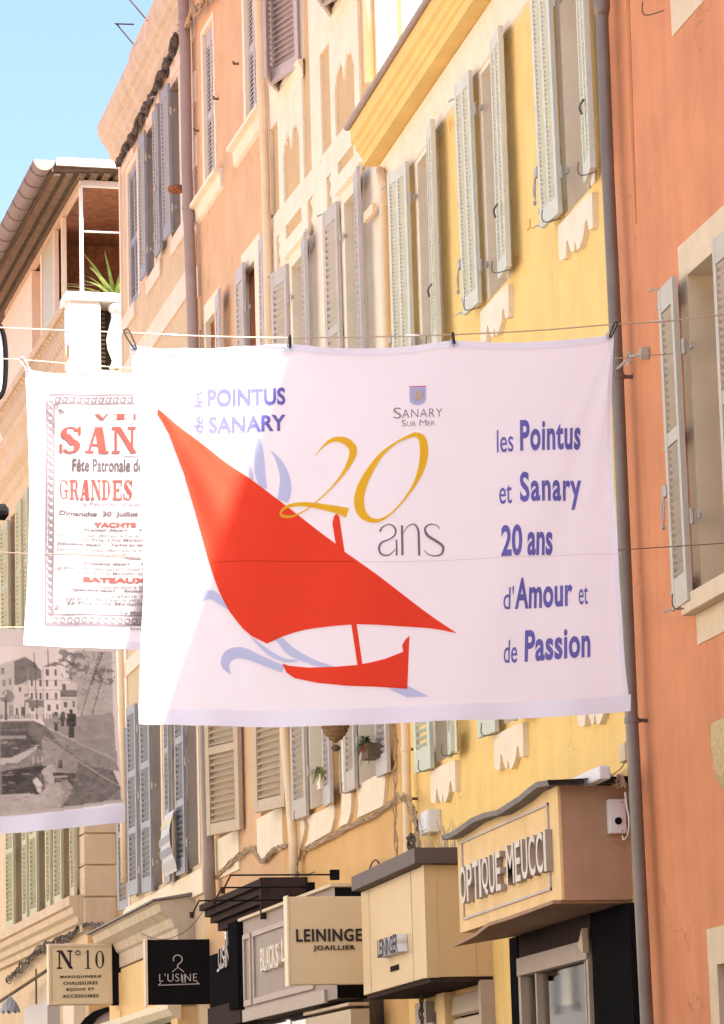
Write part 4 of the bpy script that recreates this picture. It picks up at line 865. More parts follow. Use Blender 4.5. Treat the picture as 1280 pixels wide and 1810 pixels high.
# optician shop front
k = K('optician_shopfront', 'glazed optician shop front with black cladding under its fascia', 'shop front', YF, (1.7, 0, 0))
a = .95
mb = MB(); mb.box(-.02, 1.0, -.02, .05, 0, 3.38); k.part('black_cladding', mb, M_BLK)
mb = MB(); mb.box(3.15, 3.42, -.05, .06, 0, 3.38); k.part('dark_jamb', mb, M_BLK)
mb = MB(); mb.box(1.05, 3.13, -.02, .08, 3.06, 3.2); mb.box(1.05, 1.10, -.05, .07, 0, 3.06); mb.box(3.06, 3.13, -.05, .07, 0, 3.06); mb.box(2.62, 2.66, -.05, .055, 0, 3.06); mb.box(1.2, 1.23, -.05, .05, 0, 3.06)
k.part('frame', mb, M_GRYL, bevel=.004)
mb = MB(); mb.box(1.02, 3.14, .002, .05, 3.2, 3.39); k.part('dark_header', mb, M_DBR)
def thin_glass():
    m, t, b = nodes('clear_glass'); N = t.nodes.new; L = t.links.new; tr = N('ShaderNodeBsdfTransparent'); tr.inputs[0].default_value = (.9, .9, .88, 1); gl_ = N('ShaderNodeBsdfGlossy'); gl_.inputs['Roughness'].default_value = .03
    fr_ = N('ShaderNodeFresnel'); fr_.inputs[0].default_value = 1.15; mx = N('ShaderNodeMixShader'); L(fr_.outputs[0], mx.inputs[0]); L(tr.outputs[0], mx.inputs[1]); L(gl_.outputs[0], mx.inputs[2]); L(mx.outputs[0], t.nodes['Material Output'].inputs[0]); return m
M_CLR = thin_glass()
mb = MB(); mb.box(1.10, 3.06, -.005, .005, 0, 3.06); k.part('pane', mb, M_CLR)
inn = MB(); inn.box(1.1, 3.1, -1.6, -1.5, 0, 3.4); inn.box(3.1, 3.15, -1.5, -.06, 0, 3.4); inn.box(1.0, 1.05, -1.5, -.06, 0, 3.4); k.part('interior', inn, M_SOF)
for i in range(9):
    mb = MB(); x = 2.95-i*.045; mb.box(x-.03, x, -.2-.01*i, -.06, 0, 2.9); k.part('blind_slat', mb, [M_WHI, M_SBEI, M_SLIL][i % 3])
mb = MB(); mb.tube(spline([(2.2, -.3, 2.25), (2.0, -.28, 2.42), (1.7, -.26, 2.45), (1.45, -.28, 2.32), (1.3, -.3, 2.15)], 6), .04, 8); mb.tube(spline([(2.2, -.3, 2.0), (2.0, -.28, 2.2), (1.7, -.26, 2.24), (1.4, -.28, 2.1), (1.25, -.3, 1.95)], 6), .05, 8); k.part('display_curve', mb, M_WHI)
mb = MB(); mb.box(2.64, 2.85, -.4, -.3, 0, 2.9); k.part('red_panel', mb, mat('red_panel', (.45, .04, .02), .5, .1, 4, 0))
for i in range(2): mb = MB(); mb.box(1.3, 2.5, -.5-.3*i, -.35-.3*i, 3.0-.1*i, 3.05-.1*i); k.part('ceiling_panel', mb, M_SBEI)
mb = MB(); p0 = YF.at(1033, 1665, .1); mb.prism([(p0[0]+.12, p0[1]-.02), (p0[0]-.02, p0[1]+.1), (p0[0]-.02, p0[1]-.08)], .075, .12, 'y'); single('small_pointed_bracket', 'small beige arrow-shaped bracket at the optician window corner', 'bracket', YF, mb, M_OSUR)

# ================================================================== jeweller fascia
k = K('jeweller_fascia', 'cream jeweller fascia box with dark metal cap reading LEININGER', 'shop sign', YF, (5.8, 0, 3.6))
JF = YF.at(638.5, 1590, .555)[0]; JC = YF.at(622, 1590, .655)[0]
mb = MB(); mb.box(4.22, JF, -.02, .555, 3.13, 4.05); k.part('fascia_box', mb, M_BEIF, bevel=.004)
mb = MB(); mb.box(4.216, 4.32, .46, .562, 3.125, 4.051); k.part('corner_strip', mb, M_BEIF)
mb = MB(); 
for uu in (4.75, JF-.35): mb.box(uu-.004, uu+.004, .555, .559, 3.13, 4.05)
mb.box(4.2155, 4.22, .14, .146, 3.13, 4.05); k.part('seam_or_wire_shade', mb, M_SBEI)
mb = MB(); mb.box(4.13, JC, -.02, .655, 4.055, 4.185); k.part('metal_cap', mb, M_DBR if False else mat('dark_bronze_metal', (.10, .07, .065), .6, .1, 3, .03, 60), bevel=.004)
mb = MB(); mb.box(4.24, JF-.02, .0, .53, 3.09, 3.128); k.part('soffit', mb, M_DBR)
letters(k, 'LEININGER', 667.5, 704, 1695, 1680, 1649, .556, .09, YF, M_DBR, M_PLASW)
letters(k, 'JOAILLIER', 689, 704, 1719, 1713, 1704, .556, .012, YF, M_DBR, M_DBR)
k2 = K('jeweller_hanging_sign', 'beige double-sided hanging sign reading LEININGER JOAILLIER', 'shop sign', YF, (0, 0, 3.6))
H_ = CF; uu = .45
(o0, z0), (o1, z1) = H_.perp(uu, 513, 1741), H_.perp(uu, 642, 1584)
k2 = K('jeweller_hanging_sign', 'beige square hanging sign lettered LEININGER JOAILLIER', 'shop sign', H_, (uu, 0, z0)) if False else k2
bpy.data.objects.remove(k2.o); k2 = K('jeweller_hanging_sign', 'beige square hanging sign lettered LEININGER JOAILLIER', 'shop sign', H_, (uu, .3, z0))
mb = MB(); mb.box(uu, uu+.12, o1-.35, o0, z0, z1); k2.part('panel', mb, M_BEI, bevel=.008)
mb = MB(); mb.box(uu-.01, uu+.13, o0+.001, o0+.018, z0-.008, z1+.01); k2.part('edge_strip', mb, M_WSUR)
perp_text(k2, 'lettering', 'LEININGER', H_, uu, (523.5, 1665), (657, 1641), M_INKD, bold=.02, space=1.12)
perp_text(k2, 'lettering', 'JOAILLIER', H_, uu, (554, 1682), (627, 1670.5), M_INKD, bold=.012, space=1.15)
# what stands under the jeweller fascia
k = K('jeweller_shopfront', 'jeweller shop front with brown roller slats below the cream fascia', 'shop front', YF, (5.6, 0, 0))
for i in range(14):
    mb = MB(); z = 3.05-i*.2; mb.prism([(.02, z-.19), (.05, z-.17), (.03, z-.01), (.0, z)], 4.3, 5.6, 'x'); k.part('roller_slat', mb, M_SBEI)
mb = MB(); mb.box(5.62, 5.95, -.05, .1, 0, 3.08); k.part('jamb', mb, M_OPT)
mb = MB(); mb.box(4.2, 4.28, -.02, .12, 0, 3.1); mb.box(6.45, 6.9, -.05, .08, 0, 3.05); mb.box(6.1, 6.9, .0, .1, 2.6, 2.85); k.part('frame', mb, M_GRYL)
mb = MB(); mb.box(5.95, 6.45, -.3, -.1, 0, 3.08); k.part('dark_glass', mb, M_GLASS)

# ================================================================== grey BLACKS fascia
un, zt1 = CF.at(591, 1552, .45); uf, zt0 = CF.at(430, 1636, .45); zbot = CF.at(436, 1803, .45)[1]; zt = (zt0+zt1)/2
k = K('grey_fascia', 'warm grey panelled fascia box reading BLACKS LE', 'shop sign', CF, (2, 0, zbot))
mb = MB(); mb.box(un, uf, 0, .45, zbot, zt-.02); k.part('fascia_box', mb, M_GRY)
mb = MB(); mb.box(un-.04, uf+.04, 0, .50, zt-.02, zt+.01); k.part('top_strip', mb, M_OSUR)
mb = MB(); mb.box(un-.01, un-.001, .0, .449, zbot, zt-.03); k.part('side_panel', mb, M_BLK)
hh = zt-zbot
for a, b in ((uf-.05, uf-.42), (uf-.52, un+.9)):
    fm = MB(); lo, hi = min(a, b), max(a, b); t_ = .055
    fm.box(lo, hi, .45, .475, zbot+.13*hh+.0, zbot+.13*hh+t_*1.2); fm.box(lo, hi, .45, .475, zt-.16*hh-t_, zt-.16*hh); fm.box(lo, lo+t_, .45, .4745, zbot+.13*hh+t_*1.2, zt-.16*hh-t_); fm.box(hi-t_, hi, .45, .4745, zbot+.13*hh+t_*1.2, zt-.16*hh-t_)
    k.part('panel_frame', fm, M_GRYL, bevel=.004)
mb = MB(); mb.box(un+.4, uf, .45, .48, zbot-.02, zbot+.1*hh); k.part('lower_band', mb, M_GRYL)
letters(k, 'BLACKS', 460.5, 493, 1721, 1705, 1666, .45, .05, CF, M_LET, M_WSUR)
letters(k, 'LE', 498, 510, 1702, 1695, 1655, .45, .05, CF, M_LET, M_WSUR)
mb = MB(); mb.box(un, uf, -.02, .2, 0, zbot-.01); single('shop_base', 'dark recessed shop window below the grey fascia', 'shop front', CF, mb, M_GLASS, org=(2, 0, 0))
mb = MB(); zz = zbot-.15
u_, z_ = CF.at(545, 1790, .35); u2, _ = CF.at(625, 1770, .35)
mb.box(min(u_, u2), max(u_, u2), .2, .4, z_-.03, z_); mb.box(min(u_, u2), max(u_, u2), .2, .38, z_-.35, z_-.06)
single('awning_box', 'beige awning box under the grey fascia', 'awning', CF, mb, M_SBEI)
# spot-lamp arms over the fascia
for i, (xa, xb, y) in enumerate(((408, 588, 1546), (392, 545, 1568), (352, 505, 1591))):
    uu, z = CF.at(xb, y, .46); o1 = CF.perp(uu, xa, y+3)[0]
    kk = K('spot_lamp', ['black spot lamp on the longest arm nearest the jeweller sign', 'black spot lamp on the middle arm above the grey fascia', 'black spot lamp on the arm farthest from the jeweller sign'][i], 'lamp', CF, (uu, .46, z), 'spot lamps over the grey fascia')
    mb = MB(); mb.tube([(uu, .4, z), (uu, o1, z)], .008, 6); kk.part('arm', mb, M_BLK)
    mb = MB(); mb.box(uu-.035, uu+.035, .40, .48, z-.05, z+.045); kk.part('mount', mb, M_BLK)
    mb = MB(); mb.tube([(uu, o1, z), (uu+.28, o1+.02, z-.12)], .008, 6); mb.lathe([(.02, -.03), (.026, .03)], (uu+.28, o1+.02, z-.12), 8); kk.part('lamp_head', mb, M_DBR)
# ================================================================== dark canopy cornice on the peach house
un, zt = PF.at(458, 1547, .5); uf, zt0 = PF.at(352, 1606, .5); zt = (zt+zt0)/2
k = K('dark_canopy', 'dark brown wooden canopy cornice above the clothes shop', 'canopy', PF, (2, 0, zt))
mb = MB(); h_ = .28
for i, (d_, za, zb_) in enumerate(((.5, -.07, 0), (.44, -.14, -.071), (.38, -.21, -.141), (.3, -.30, -.211))): mb.box(un+.02*i, uf-.02*i, 0, d_, zt+za, zt+zb_)
k.part('cornice', mb, M_DBR)
mb = MB(); mb.box(un-.06, un-.001, 0, .5, zt-.42, zt+.01); k.part('end_cap', mb, M_DBR)
mb = MB(); mb.box(un+.1, uf-.05, -.02, .22, zt-.75, zt-.31); k.part('glass_fascia', mb, glass('sky_lit_glass', (.30, .30, .34)))  # pale bluish base colour stands for sky reflected in the glass
for i in range(9): mb = MB(); x = un+.2+i*(uf-un-.4)/8; mb.box(x-.012, x+.012, .22, .235, zt-.75, zt-.31); k.part('glazing_bar', mb, M_SLIL)
mb = MB(); mb.box(un, uf+.3, -.02, .2, 0, zt-.76-.65); k.part('shop_window_or_added_front', mb, M_SHOPG)
# side sign fascia of the clothes shop
ua, za = PF.at(431, 1668, .42); ub, _ = PF.at(370, 1700, .42)
k = K('clothes_shop_fascia', 'dark clothes shop fascia with raised dotted lettering USINE', 'shop sign', PF, (2, 0, za))
zb_ = PF.at(431, 1765, .42)[1]
mb = MB(); mb.box(ua, ub, 0, .42, zb_, za); k.part('fascia_box', mb, M_BLK)
mb = MB(); mb.box(ua-.02, ua+.45, .30, .5, zb_-.1, za+.25); k.part('end_post', mb, M_BLK)
letters(k, 'USINE', 386, 412, 1712, 1704, 1668, .42, .03, PF, M_LETD, M_DBR)
mb = MB(); rn = random.Random(2)
for x, y in ((397, 1676), (408, 1671), (409, 1687), (398, 1692), (409, 1704), (388, 1714), (395, 1709), (400, 1708), (386, 1716), (392, 1711)):
    a, z = PF.at(x, y, .45); mb.lathe([(.016, 0), (.012, .012)], (a, .452, z), 8, 'y')
k.part('bulbs', mb, M_PLASW)
mb = MB(); mb.box(ua+.1, ub, 0, .45, zb_-.25, zb_-.01); k.part('lower_beam', mb, M_DBR)

# ================================================================== black hanging sign with a clothes hanger
uu = BF.at(368, 1700)[0]; uu = .05
(o0, z0), (o1, z1) = PF.perp(4.2, 262, 1776), PF.perp(4.2, 368, 1660); uu = 4.2
k = K('clothes_hanging_sign', "square black hanging sign reading L'USINE under a clothes hanger", 'shop sign', PF, (uu, .5, z0))
mb = MB(); mb.box(uu, uu+.1, o1-.05, o0, z0, z1); k.part('panel', mb, M_BLK, bevel=.006)
mb = MB(); mb.box(uu-.012, uu+.112, o0+.001, o0+.03, z0-.02, z1+.01); k.part('edge_strip', mb, M_WSUR)
m_ln = mat('silver_sign_line', (.50, .47, .46), .5, .05, 5, 0)
def p4(x, y): return 200+x/5.333, 1520+y/5.333
perp_text(k, 'lettering', "L'USINE", PF, uu, p4(435, 1148), p4(790, 1068), m_ln, th=.012, bold=-.012, space=1.12)
mb = MB(); hk = spline([(570, 955), (568, 925), (585, 903), (612, 898), (640, 912), (650, 940), (635, 968), (608, 990), (608, 1010)], 5)
mb.tube([(uu-.01, *PF.perp(uu, *p4(x, y))) for x, y in hk], .0065, 6)
for seg in (((558, 1055), (610, 1012), (665, 1055)), ((425, 1182), (812, 1168)), ((425, 1182), (450, 1160)), ((812, 1168), (785, 1150)), ((655, 1085), (655, 1160)), ((680, 1080), (680, 1160))):
    mb.tube([(uu-.01, *PF.perp(uu, *p4(x, y))) for x, y in seg], .0055, 6)
k.part('hanger_emblem', mb, m_ln)

# ================================================================== number ten sign
uu = BL-.4
(o0, z0), (o1, z1) = BF.perp(uu, 86, 1777), BF.perp(uu, 198, 1667)
k = K('number_ten_sign', 'square beige hanging sign reading N°10 MAROQUINERIE CHAUSSURES', 'shop sign', BF, (uu, .6, z0))
mb = MB(); mb.box(uu, uu+.14, o1, o0, z0, z1); k.part('panel', mb, M_BEI, bevel=.006)
fm = MB(); t_ = .035; q0, q1, r0, r1 = o1+.005, o0-.005, z0+.005, z1-.005
fm.box(uu-.016, uu-.001, q0, q1, r1-t_, r1); fm.box(uu-.016, uu-.001, q0, q1, r0, r0+t_); fm.box(uu-.0155, uu-.001, q0, q0+t_, r0+t_, r1-t_); fm.box(uu-.0155, uu-.001, q1-t_, q1, r0+t_, r1-t_)
k.part('frame', fm, M_OSUR, bevel=.004)
oo = BF.perp(uu, 223, 1720)[0]
mb = MB(); mb.box(uu+.0, uu+.16, oo, o1-.001, z0-.01, z1+.005); k.part('black_mount', mb, M_BLK)
def pn(x, y): return x/5.03, 1450+y/5.03
perp_text(k, 'numeral', 'N', BF, uu, pn(505, 1322), pn(645, 1155), M_INKD, ser=True)
perp_text(k, 'numeral', '1', BF, uu, pn(748, 1322), pn(815, 1155), M_INKD, ser=True)
perp_text(k, 'numeral', '0', BF, uu, pn(840, 1322), pn(935, 1155), M_INKD, ser=True)
mb = MB(); cc = BF.perp(uu, *pn(692, 1178)); mb.tube([(uu-.01, cc[0]+.03*cos(t*pi/8), cc[1]+.03*sin(t*pi/8)) for t in range(17)], .006, 6); k.part('degree_mark', mb, M_INKD)
for t_, (a, b, c, d) in {'MAROQUINERIE': (535, 1408, 900, 1375), 'CHAUSSURES': (562, 1463, 868, 1430), 'BIJOUX ET': (592, 1522, 838, 1488), 'ACCESSOIRES': (557, 1578, 875, 1545)}.items():
    perp_text(k, 'lettering', t_, BF, uu, pn(a, b), pn(c, d), M_INKD, th=.008, bold=.012, space=1.15)

# awning frame, scalloped lantern and pale posts at the lower left
Fa = LF
mb = MB(); a = Fa.at(0, 1770, .5); b = Fa.at(82, 1716, .5); mb.tube([(a[0], .5, a[1]), (b[0], .5, b[1])], .03, 6); mb.tube([(a[0], .42, a[1]+.06), (b[0], .42, b[1]+.06)], .02, 6); mb.tube([(b[0], .5, b[1]), (b[0], 0, b[1]-.3)], .02, 6)
c_ = Fa.at(64, 1735, .45); mb.tube([(c_[0], .45, c_[1]+.2), (c_[0], .45, c_[1]-.35)], .015, 6)
single('folded_awning', 'rusty folded awning under the ledge at the lower left', 'awning', Fa, mb, M_SOF)
mb = MB(); mb.box(.35, 1.6, 0, .12, 0, 4.6); mb.box(.36, .7, .12, .16, 0, 4.5); single('pale_post', 'pale pink shop pilaster at the lower left corner', 'pilaster', Fa, mb, M_BTR, org=(1, 0, 0))
mb = MB(); mb.box(2.0, 2.2, .1, .3, 0, 4.55); mb.box(3.0, 6.0, .0, .06, 0, 4.4); single('pale_shopfront', 'whitish shop front at the lower left edge behind the lantern', 'shop front', Fa, mb, M_SLIL, org=(3, 0, 0))
mb = MB(); cx = pln(18, 1778, 38.)
n = 10
for i in range(n):
    a0, a1 = 2*pi*i/n, 2*pi*(i+1)/n; R_, zt_, zb2 = .115, cx.z+.12, cx.z-.07
    am = (a0+a1)/2
    mb.add([(cx.x, 38, zt_), (cx.x+R_*cos(a0), 38+R_*sin(a0), zb2+.02), (cx.x+R_*1.05*cos(am), 38+R_*1.05*sin(am), zb2-.02), (cx.x+R_*cos(a1), 38+R_*sin(a1), zb2+.02), (cx.x+R_*.7*cos(am), 38+R_*.7*sin(am), zb2+.1)], [(0, 1, 4), (0, 4, 3), (1, 2, 4), (4, 2, 3)])
single('scalloped_parasol', 'small folded dark scalloped parasol at the lower left edge', 'parasol', WF, mb, M_SBLU)

# hanging basket and balcony greenery on the cream house
Fc = CF
a, z = Fc.at(593, 1287, .42)
k = K('hanging_basket', 'brown wicker hanging basket just below the big banner', 'basket', Fc, (a, .42, z))
mb = MB(); mb.lathe([(.015, -.16), (.05, -.13), (.10, -.08), (.135, 0), (.145, .10), (.14, .14)], (a, .42, z+.02), 18)
k.part('bowl', mb, M_WICK, smooth=True)
for i in range(7):
    r_ = [.06, .09, .112, .128, .138, .143, .146][i]; mb = MB(); mb.tube([(a+r_*cos(t*pi/8), .42+r_*sin(t*pi/8), z+.02-.12+i*.036+.004*sin(t*4)) for t in range(17)], .011, 5); k.part('wicker_hoop', mb, M_WICK)
mb = MB(); mb.lathe([(.03, -.06), (.05, -.03), (.02, .0)], (a, .42, z-.16), 10); mb.tube([(a, .42, z+.15), (a, .42, z+.9)], .006, 6); k.part('finial', mb, M_IRON)
def tuft(label, F, px, py, off, n, L_, m2, seed, down=.6):
    a, z = F.at(px, py, off); rn = random.Random(seed); kk = K('trailing_plant', label, 'plant', F, (a, off, z)); mb = MB()
    for i in range(n):
        an = rn.uniform(0, 2*pi); l = L_*rn.uniform(.5, 1); up_ = rn.uniform(-.2, 1.1); pts = []
        for j in range(5):
            t = j/4; pts.append(Vector((a+l*t*cos(an)*cos(up_), off+l*t*sin(an)*cos(up_)*.6, z+l*t*sin(up_)-down*l*t*t)))
        s2 = Vector((-sin(an), cos(an), .3)).normalized(); vs = []
        for j, p in enumerate(pts): w_ = .009*(1-j/4)+.002; vs += [p+s2*w_, p-s2*w_]
        mb.add(vs, [(2*j, 2*j+1, 2*j+3, 2*j+2) for j in range(4)])
    kk.part('foliage', mb, m2); return kk, (a, z)
gr = mat('trailing_green', (.09, .12, .025), .6, .5, 12, 0)
kk, (a, z) = tuft('grassy green plant spilling from the window right of the basket', Fc, 648, 1312, .2, 90, .26, gr, 4)
mb = MB(); mb.box(a-.12, a+.12, .05, .22, z-.16, z-.02); kk.part('planter', mb, M_IRON)
mb = MB()
for i in range(5): mb.lathe([(.004, -.012), (.018, 0), (.004, .012)], (a-.1+.04*i, .24, z-.05-.03*(i % 2)), 7)
kk.part('red_flowers', mb, mat('red_petal', (.5, .06, .04), .6, .1, 5, 0))
kk, (a, z) = tuft('small yellow-green plant by the window left of the basket', Fc, 566, 1360, .12, 70, .18, mat('yellow_green_leaf', (.22, .22, .05), .6, .4, 12, 0), 9, .9)
mb = MB(); mb.box(a-.07, a+.07, .03, .14, z-.2, z-.05); kk.part('planter', mb, M_WSUR)
# cloth strip hanging on the blue shutter
z0 = BF.at(303, 1542, .2)[1]; z1 = BF.at(303, 1432, .2)[1]
ua = BF.at(293, 1480, .16)[0]; ub_ = BF.at(311, 1480, .16)[0]
k = K('cloth_strip', 'whitish printed cloth strip hanging over the blue shutters', 'cloth', BF, (ua, .2, z1))
def strip(t0, t1, e, grow, n):
    mb = MB(); vs = []
    for i in range(n+1):
        t = t0+(t1-t0)*i/n; z = z1+(z0-z1)*t; o_ = .17+.06*sin(t*pi)+e; vs += [(ua-grow, o_, z), (ub_+grow, o_+.02*sin(t*5), z+.01)]
    mb.add(vs, [(2*i, 2*i+1, 2*i+3, 2*i+2) for i in range(n)]); return mb
k.part('fabric', strip(0, 1, 0, 0, 14), cloth('strip_cloth', (.72, .70, .70), .2))
for j, (t0, t1, cc_) in enumerate(((.12, .24, (.75, .68, .45)), (.4, .52, (.45, .42, .45)), (.6, .72, (.42, .40, .44)), (.8, .95, (.6, .58, .56)))):
    k.part('printed_patch', strip(t0, t1, .006, -.06, 5), cloth('patch%d' % j, cc_, .2))

# ================================================================== banners across the street
class Banner:
    def __init__(s, name, label, Y, top, right, bottom, left, m, disp, nu=70, nv=60, group=None):
        s.Y = Y; s.disp = disp
        s.cx = pln((top[0][0]+top[-1][0])/2, top[0][1], Y)
        s.o = bpy.data.objects.new(name, None); COL.objects.link(s.o); s.o.location = s.cx; tag(s.o, label, 'banner', group)
        def cur(P):
            P = np.array(spline(P, 10)); d = np.r_[0, np.cumsum(np.hypot(*np.diff(P, axis=0).T))]; d /= d[-1]
            return lambda t: np.array([np.interp(t, d, P[:, 0]), np.interp(t, d, P[:, 1])])
        T, R_, B, L_ = cur(top), cur(right), cur(bottom), cur(left); s.cur = (T, R_, B, L_)
        vs = []
        for j in range(nv+1):
            v = j/nv
            for i in range(nu+1):
                u = i/nu
                p = (1-v)*T(u)+v*B(u)+(1-u)*L_(v)+u*R_(v)-((1-u)*(1-v)*T(0)+u*(1-v)*T(1)+(1-u)*v*B(0)+u*v*B(1))
                vs.append(s.map(p[0], p[1]))
        fs = [(j*(nu+1)+i, j*(nu+1)+i+1, (j+1)*(nu+1)+i+1, (j+1)*(nu+1)+i) for j in range(nv) for i in range(nu)]
        s.fabric = s.mesh('fabric', vs, fs, m, True)
    def map(s, px, py, e=0.):
        q = pln(px, py, s.Y); q = q*1.0; q.y += s.disp(q.x, q.z, px, py)-e; return q-s.cx
    def mesh(s, name, vs, fs, m, smooth=False, parent=None):
        me = bpy.data.meshes.new(name); me.from_pydata([tuple(v) for v in vs], [], fs); me.materials.append(m)
        if smooth:
            for p in me.polygons: p.use_smooth = True
        o = bpy.data.objects.new(name, me); COL.objects.link(o); o.parent = parent or s.o; return o
    def sheet(s, name, m, polys, e=.004, step=14., faces=None, verts=None):
        step = 5.; e = .0036+(e-.003)*(.3 if s.Y < 17 else .8)+(.001 if s.Y > 17 else 0)
        """flat print: pixel polygons laid on the cloth"""
        bm = bmesh.new()
        if verts is not None:
            vv = [bm.verts.new((x, y, 0)) for x, y in verts]
            for f in faces:
                try: bm.faces.new([vv[i] for i in f])
                except ValueError: pass
        for P in polys:
            vv = [bm.verts.new((x, y, 0)) for x, y in P]
            for tri in (tessellate_polygon([[Vector((x, y, 0)) for x, y in P]]) if len(P) > 4 else [range(len(P))]):
                try: bm.faces.new([vv[i] for i in tri])
                except ValueError: pass
        if step and not (verts is not None and s.Y > 17):
            big = [f for f in bm.faces if len(f.verts) > 4]; bmesh.ops.triangulate(bm, faces=big, ngon_method='EAR_CLIP')
            xs = [v.co.x for v in bm.verts]; ys = [v.co.y for v in bm.verts]
            for k_ in range(int(min(xs)//step)+1, int(max(xs)//step)+1):
                bmesh.ops.bisect_plane(bm, geom=bm.verts[:]+bm.edges[:]+bm.faces[:], plane_co=(k_*step, 0, 0), plane_no=(1, 0, 0))
            for k_ in range(int(min(ys)//(step*2))+1, int(max(ys)//(step*2))+1):
                bmesh.ops.bisect_plane(bm, geom=bm.verts[:]+bm.edges[:]+bm.faces[:], plane_co=(0, k_*step*2, 0), plane_no=(0, 1, 0))
        bm.normal_update()
        bmesh.ops.reverse_faces(bm, faces=[f for f in bm.faces if f.normal.z < 0])
        for v in bm.verts: v.co = s.map(v.co.x, v.co.y, e)
        me = bpy.data.meshes.new(name); bm.to_mesh(me); bm.free(); me.materials.append(m)
        o = bpy.data.objects.new(name, me); COL.objects.link(o); o.parent = s.o; return o
    def text(s, name, body, m, x0, x1, yt, yb, yb1=None, bold=0., shear=0., space=1., rot=False, e=.004, ser=False):
        """x0..x1 extents, top yt and bottom yb at the left end, bottom yb1 at the right end"""
        sl = (yb1-yb) if yb1 is not None else 0.
        if ser:
            V, Fc_ = [], []; n = len(body); w = 1/(n+.12*(n-1)); x = 0
            for ch in body:
                v, f = serif(ch); o = len(V); V += [(x+a*w, b) for a, b in v]; Fc_ += [tuple(i+o for i in q) for q in f]; x += w*1.12
        else:
            v, Fc_ = glyphs(body, bold, shear, 0, space); V = [(a, b) for a, b, _ in v]
        if rot: pts = [(x0+(x1-x0)*(1-b), yb+(yt-yb)*a) for a, b in V]
        else: pts = [(x0+(x1-x0)*a, yb+sl*a+(yt-yb)*b) for a, b in V]
        return s.sheet(name, m, [], e, 9., Fc_, pts)
def ribbon(P, n=6, closed=False):
    P = spline(P, n); out = []
    L_, R_ = [], []
    for i, p in enumerate(P):
        a = P[max(i-1, 0)]; b = P[min(i+1, len(P)-1)]; dx, dy = b[0]-a[0], b[1]-a[1]; d = hypot(dx, dy) or 1; w = max(p[2], .3)/2
        L_.append((p[0]-dy/d*w, p[1]+dx/d*w)); R_.append((p[0]+dy/d*w, p[1]-dx/d*w))
    return [[L_[i], L_[i+1], R_[i+1], R_[i]] for i in range(len(P)-1)]
def tr(P, ox, oy, s_, ws=1.): return [(ox+p[0]/s_, oy+p[1]/s_)+((p[2]/s_*ws,) if len(p) > 2 else ()) for p in P]

CLW = (.88, .86, .94)
TL = pln(230, 610, 16.); TR = pln(1087, 590, 16.)
def d1(x, z, px, py):
    r = hypot(x-TL.x, z-TL.z); an = atan2(x-TL.x, TL.z-z); w = max(0, 1-an/.62)
    d = .032*sin(an*22)*w*min(1, r/.35)*(1-.35*min(1, r/2))
    d += .016*sin((x-TL.x)*26+z*5)*exp(-((x-TL.x)/.32)**2)
    r2 = hypot(x-TR.x, z-TR.z); a2 = atan2(TR.x-x, TR.z-z); w2 = max(0, 1-abs(a2)/.75)
    d += .014*sin(a2*24)*w2*min(1, r2/.4)
    d += .007*sin((x*.9+(z-TL.z)*.35)*17)*max(0, 1-(x-TL.x)/1.1)+.006*sin((z-TL.z)*9+x*3)*max(0, 1-(TR.x-x)/.8)
    d += .05*sin((x-TL.x)/(TR.x-TL.x)*pi)*.6+.016*sin(x*5.1+z*1.7)+.010*sin(x*9.3-z*3.1)+.008*sin(z*4.2+x)
    return d
M_CL = cloth('white_cloth', CLW, .42); M_HEM = cloth('white_hem_cloth', (.78, .79, .90), .2)
B1 = Banner('boat_banner', 'big white banner with red lateen boat hung across the street', 16.,
    [(231, 609), (262, 613), (300, 616), (370, 615), (440, 610), (512, 606), (580, 611), (660, 611), (730, 609), (799, 602), (860, 604), (940, 603), (1010, 599), (1060, 594), (1086, 589)],
    [(1086, 589), (1085, 660), (1084, 740), (1087, 830), (1091, 930), (1093, 1010), (1098, 1080), (1103, 1170), (1109, 1220), (1114, 1257)],
    [(246, 1279), (270, 1281), (330, 1282), (420, 1283), (520, 1283), (620, 1281), (720, 1276), (820, 1271), (920, 1268), (1010, 1265), (1070, 1261), (1114, 1257)],
    [(231, 609), (234, 640), (238, 690), (244, 760), (250, 830), (254, 920), (255, 1000), (254, 1060), (250, 1130), (248, 1200), (246, 1250), (246, 1279)],
    M_CL, d1, 230, 120, 'banners hung across the street')
# hems
T, R_, Bt, L_ = B1.cur
def edge(c, t0, t1, dx, dy, n=60):
    q = [c(t0+(t1-t0)*i/n) for i in range(n+1)]; return [[tuple(q[i]), tuple(q[i+1]), (q[i+1][0]+dx, q[i+1][1]+dy), (q[i][0]+dx, q[i][1]+dy)] for i in range(n)]
B1.sheet('hem', M_HEM, edge(Bt, .0, 1, 0, -29), .003, None); B1.sheet('hem', M_HEM, edge(T, 0, 1, 0, 12), .003, None); B1.sheet('hem', M_HEM, edge(R_, .02, .98, -8, 0), .0045, None)
M_RED = cloth('red_print', (.80, .072, .035), .4); M_BLU = cloth('pale_blue_print', (.56, .62, .84), .42); M_TXT = cloth('violet_blue_print', (.15, .145, .46), .3)
M_GOLD = cloth('gold_print', (.76, .48, .035), .35); M_GRT = cloth('grey_print', (.22, .16, .19), .3)
A4 = (220, 570, 3.765); A5 = (480, 570, 3.368); A7 = (220, 960, 2.909); A8 = (600, 960, 2.415)
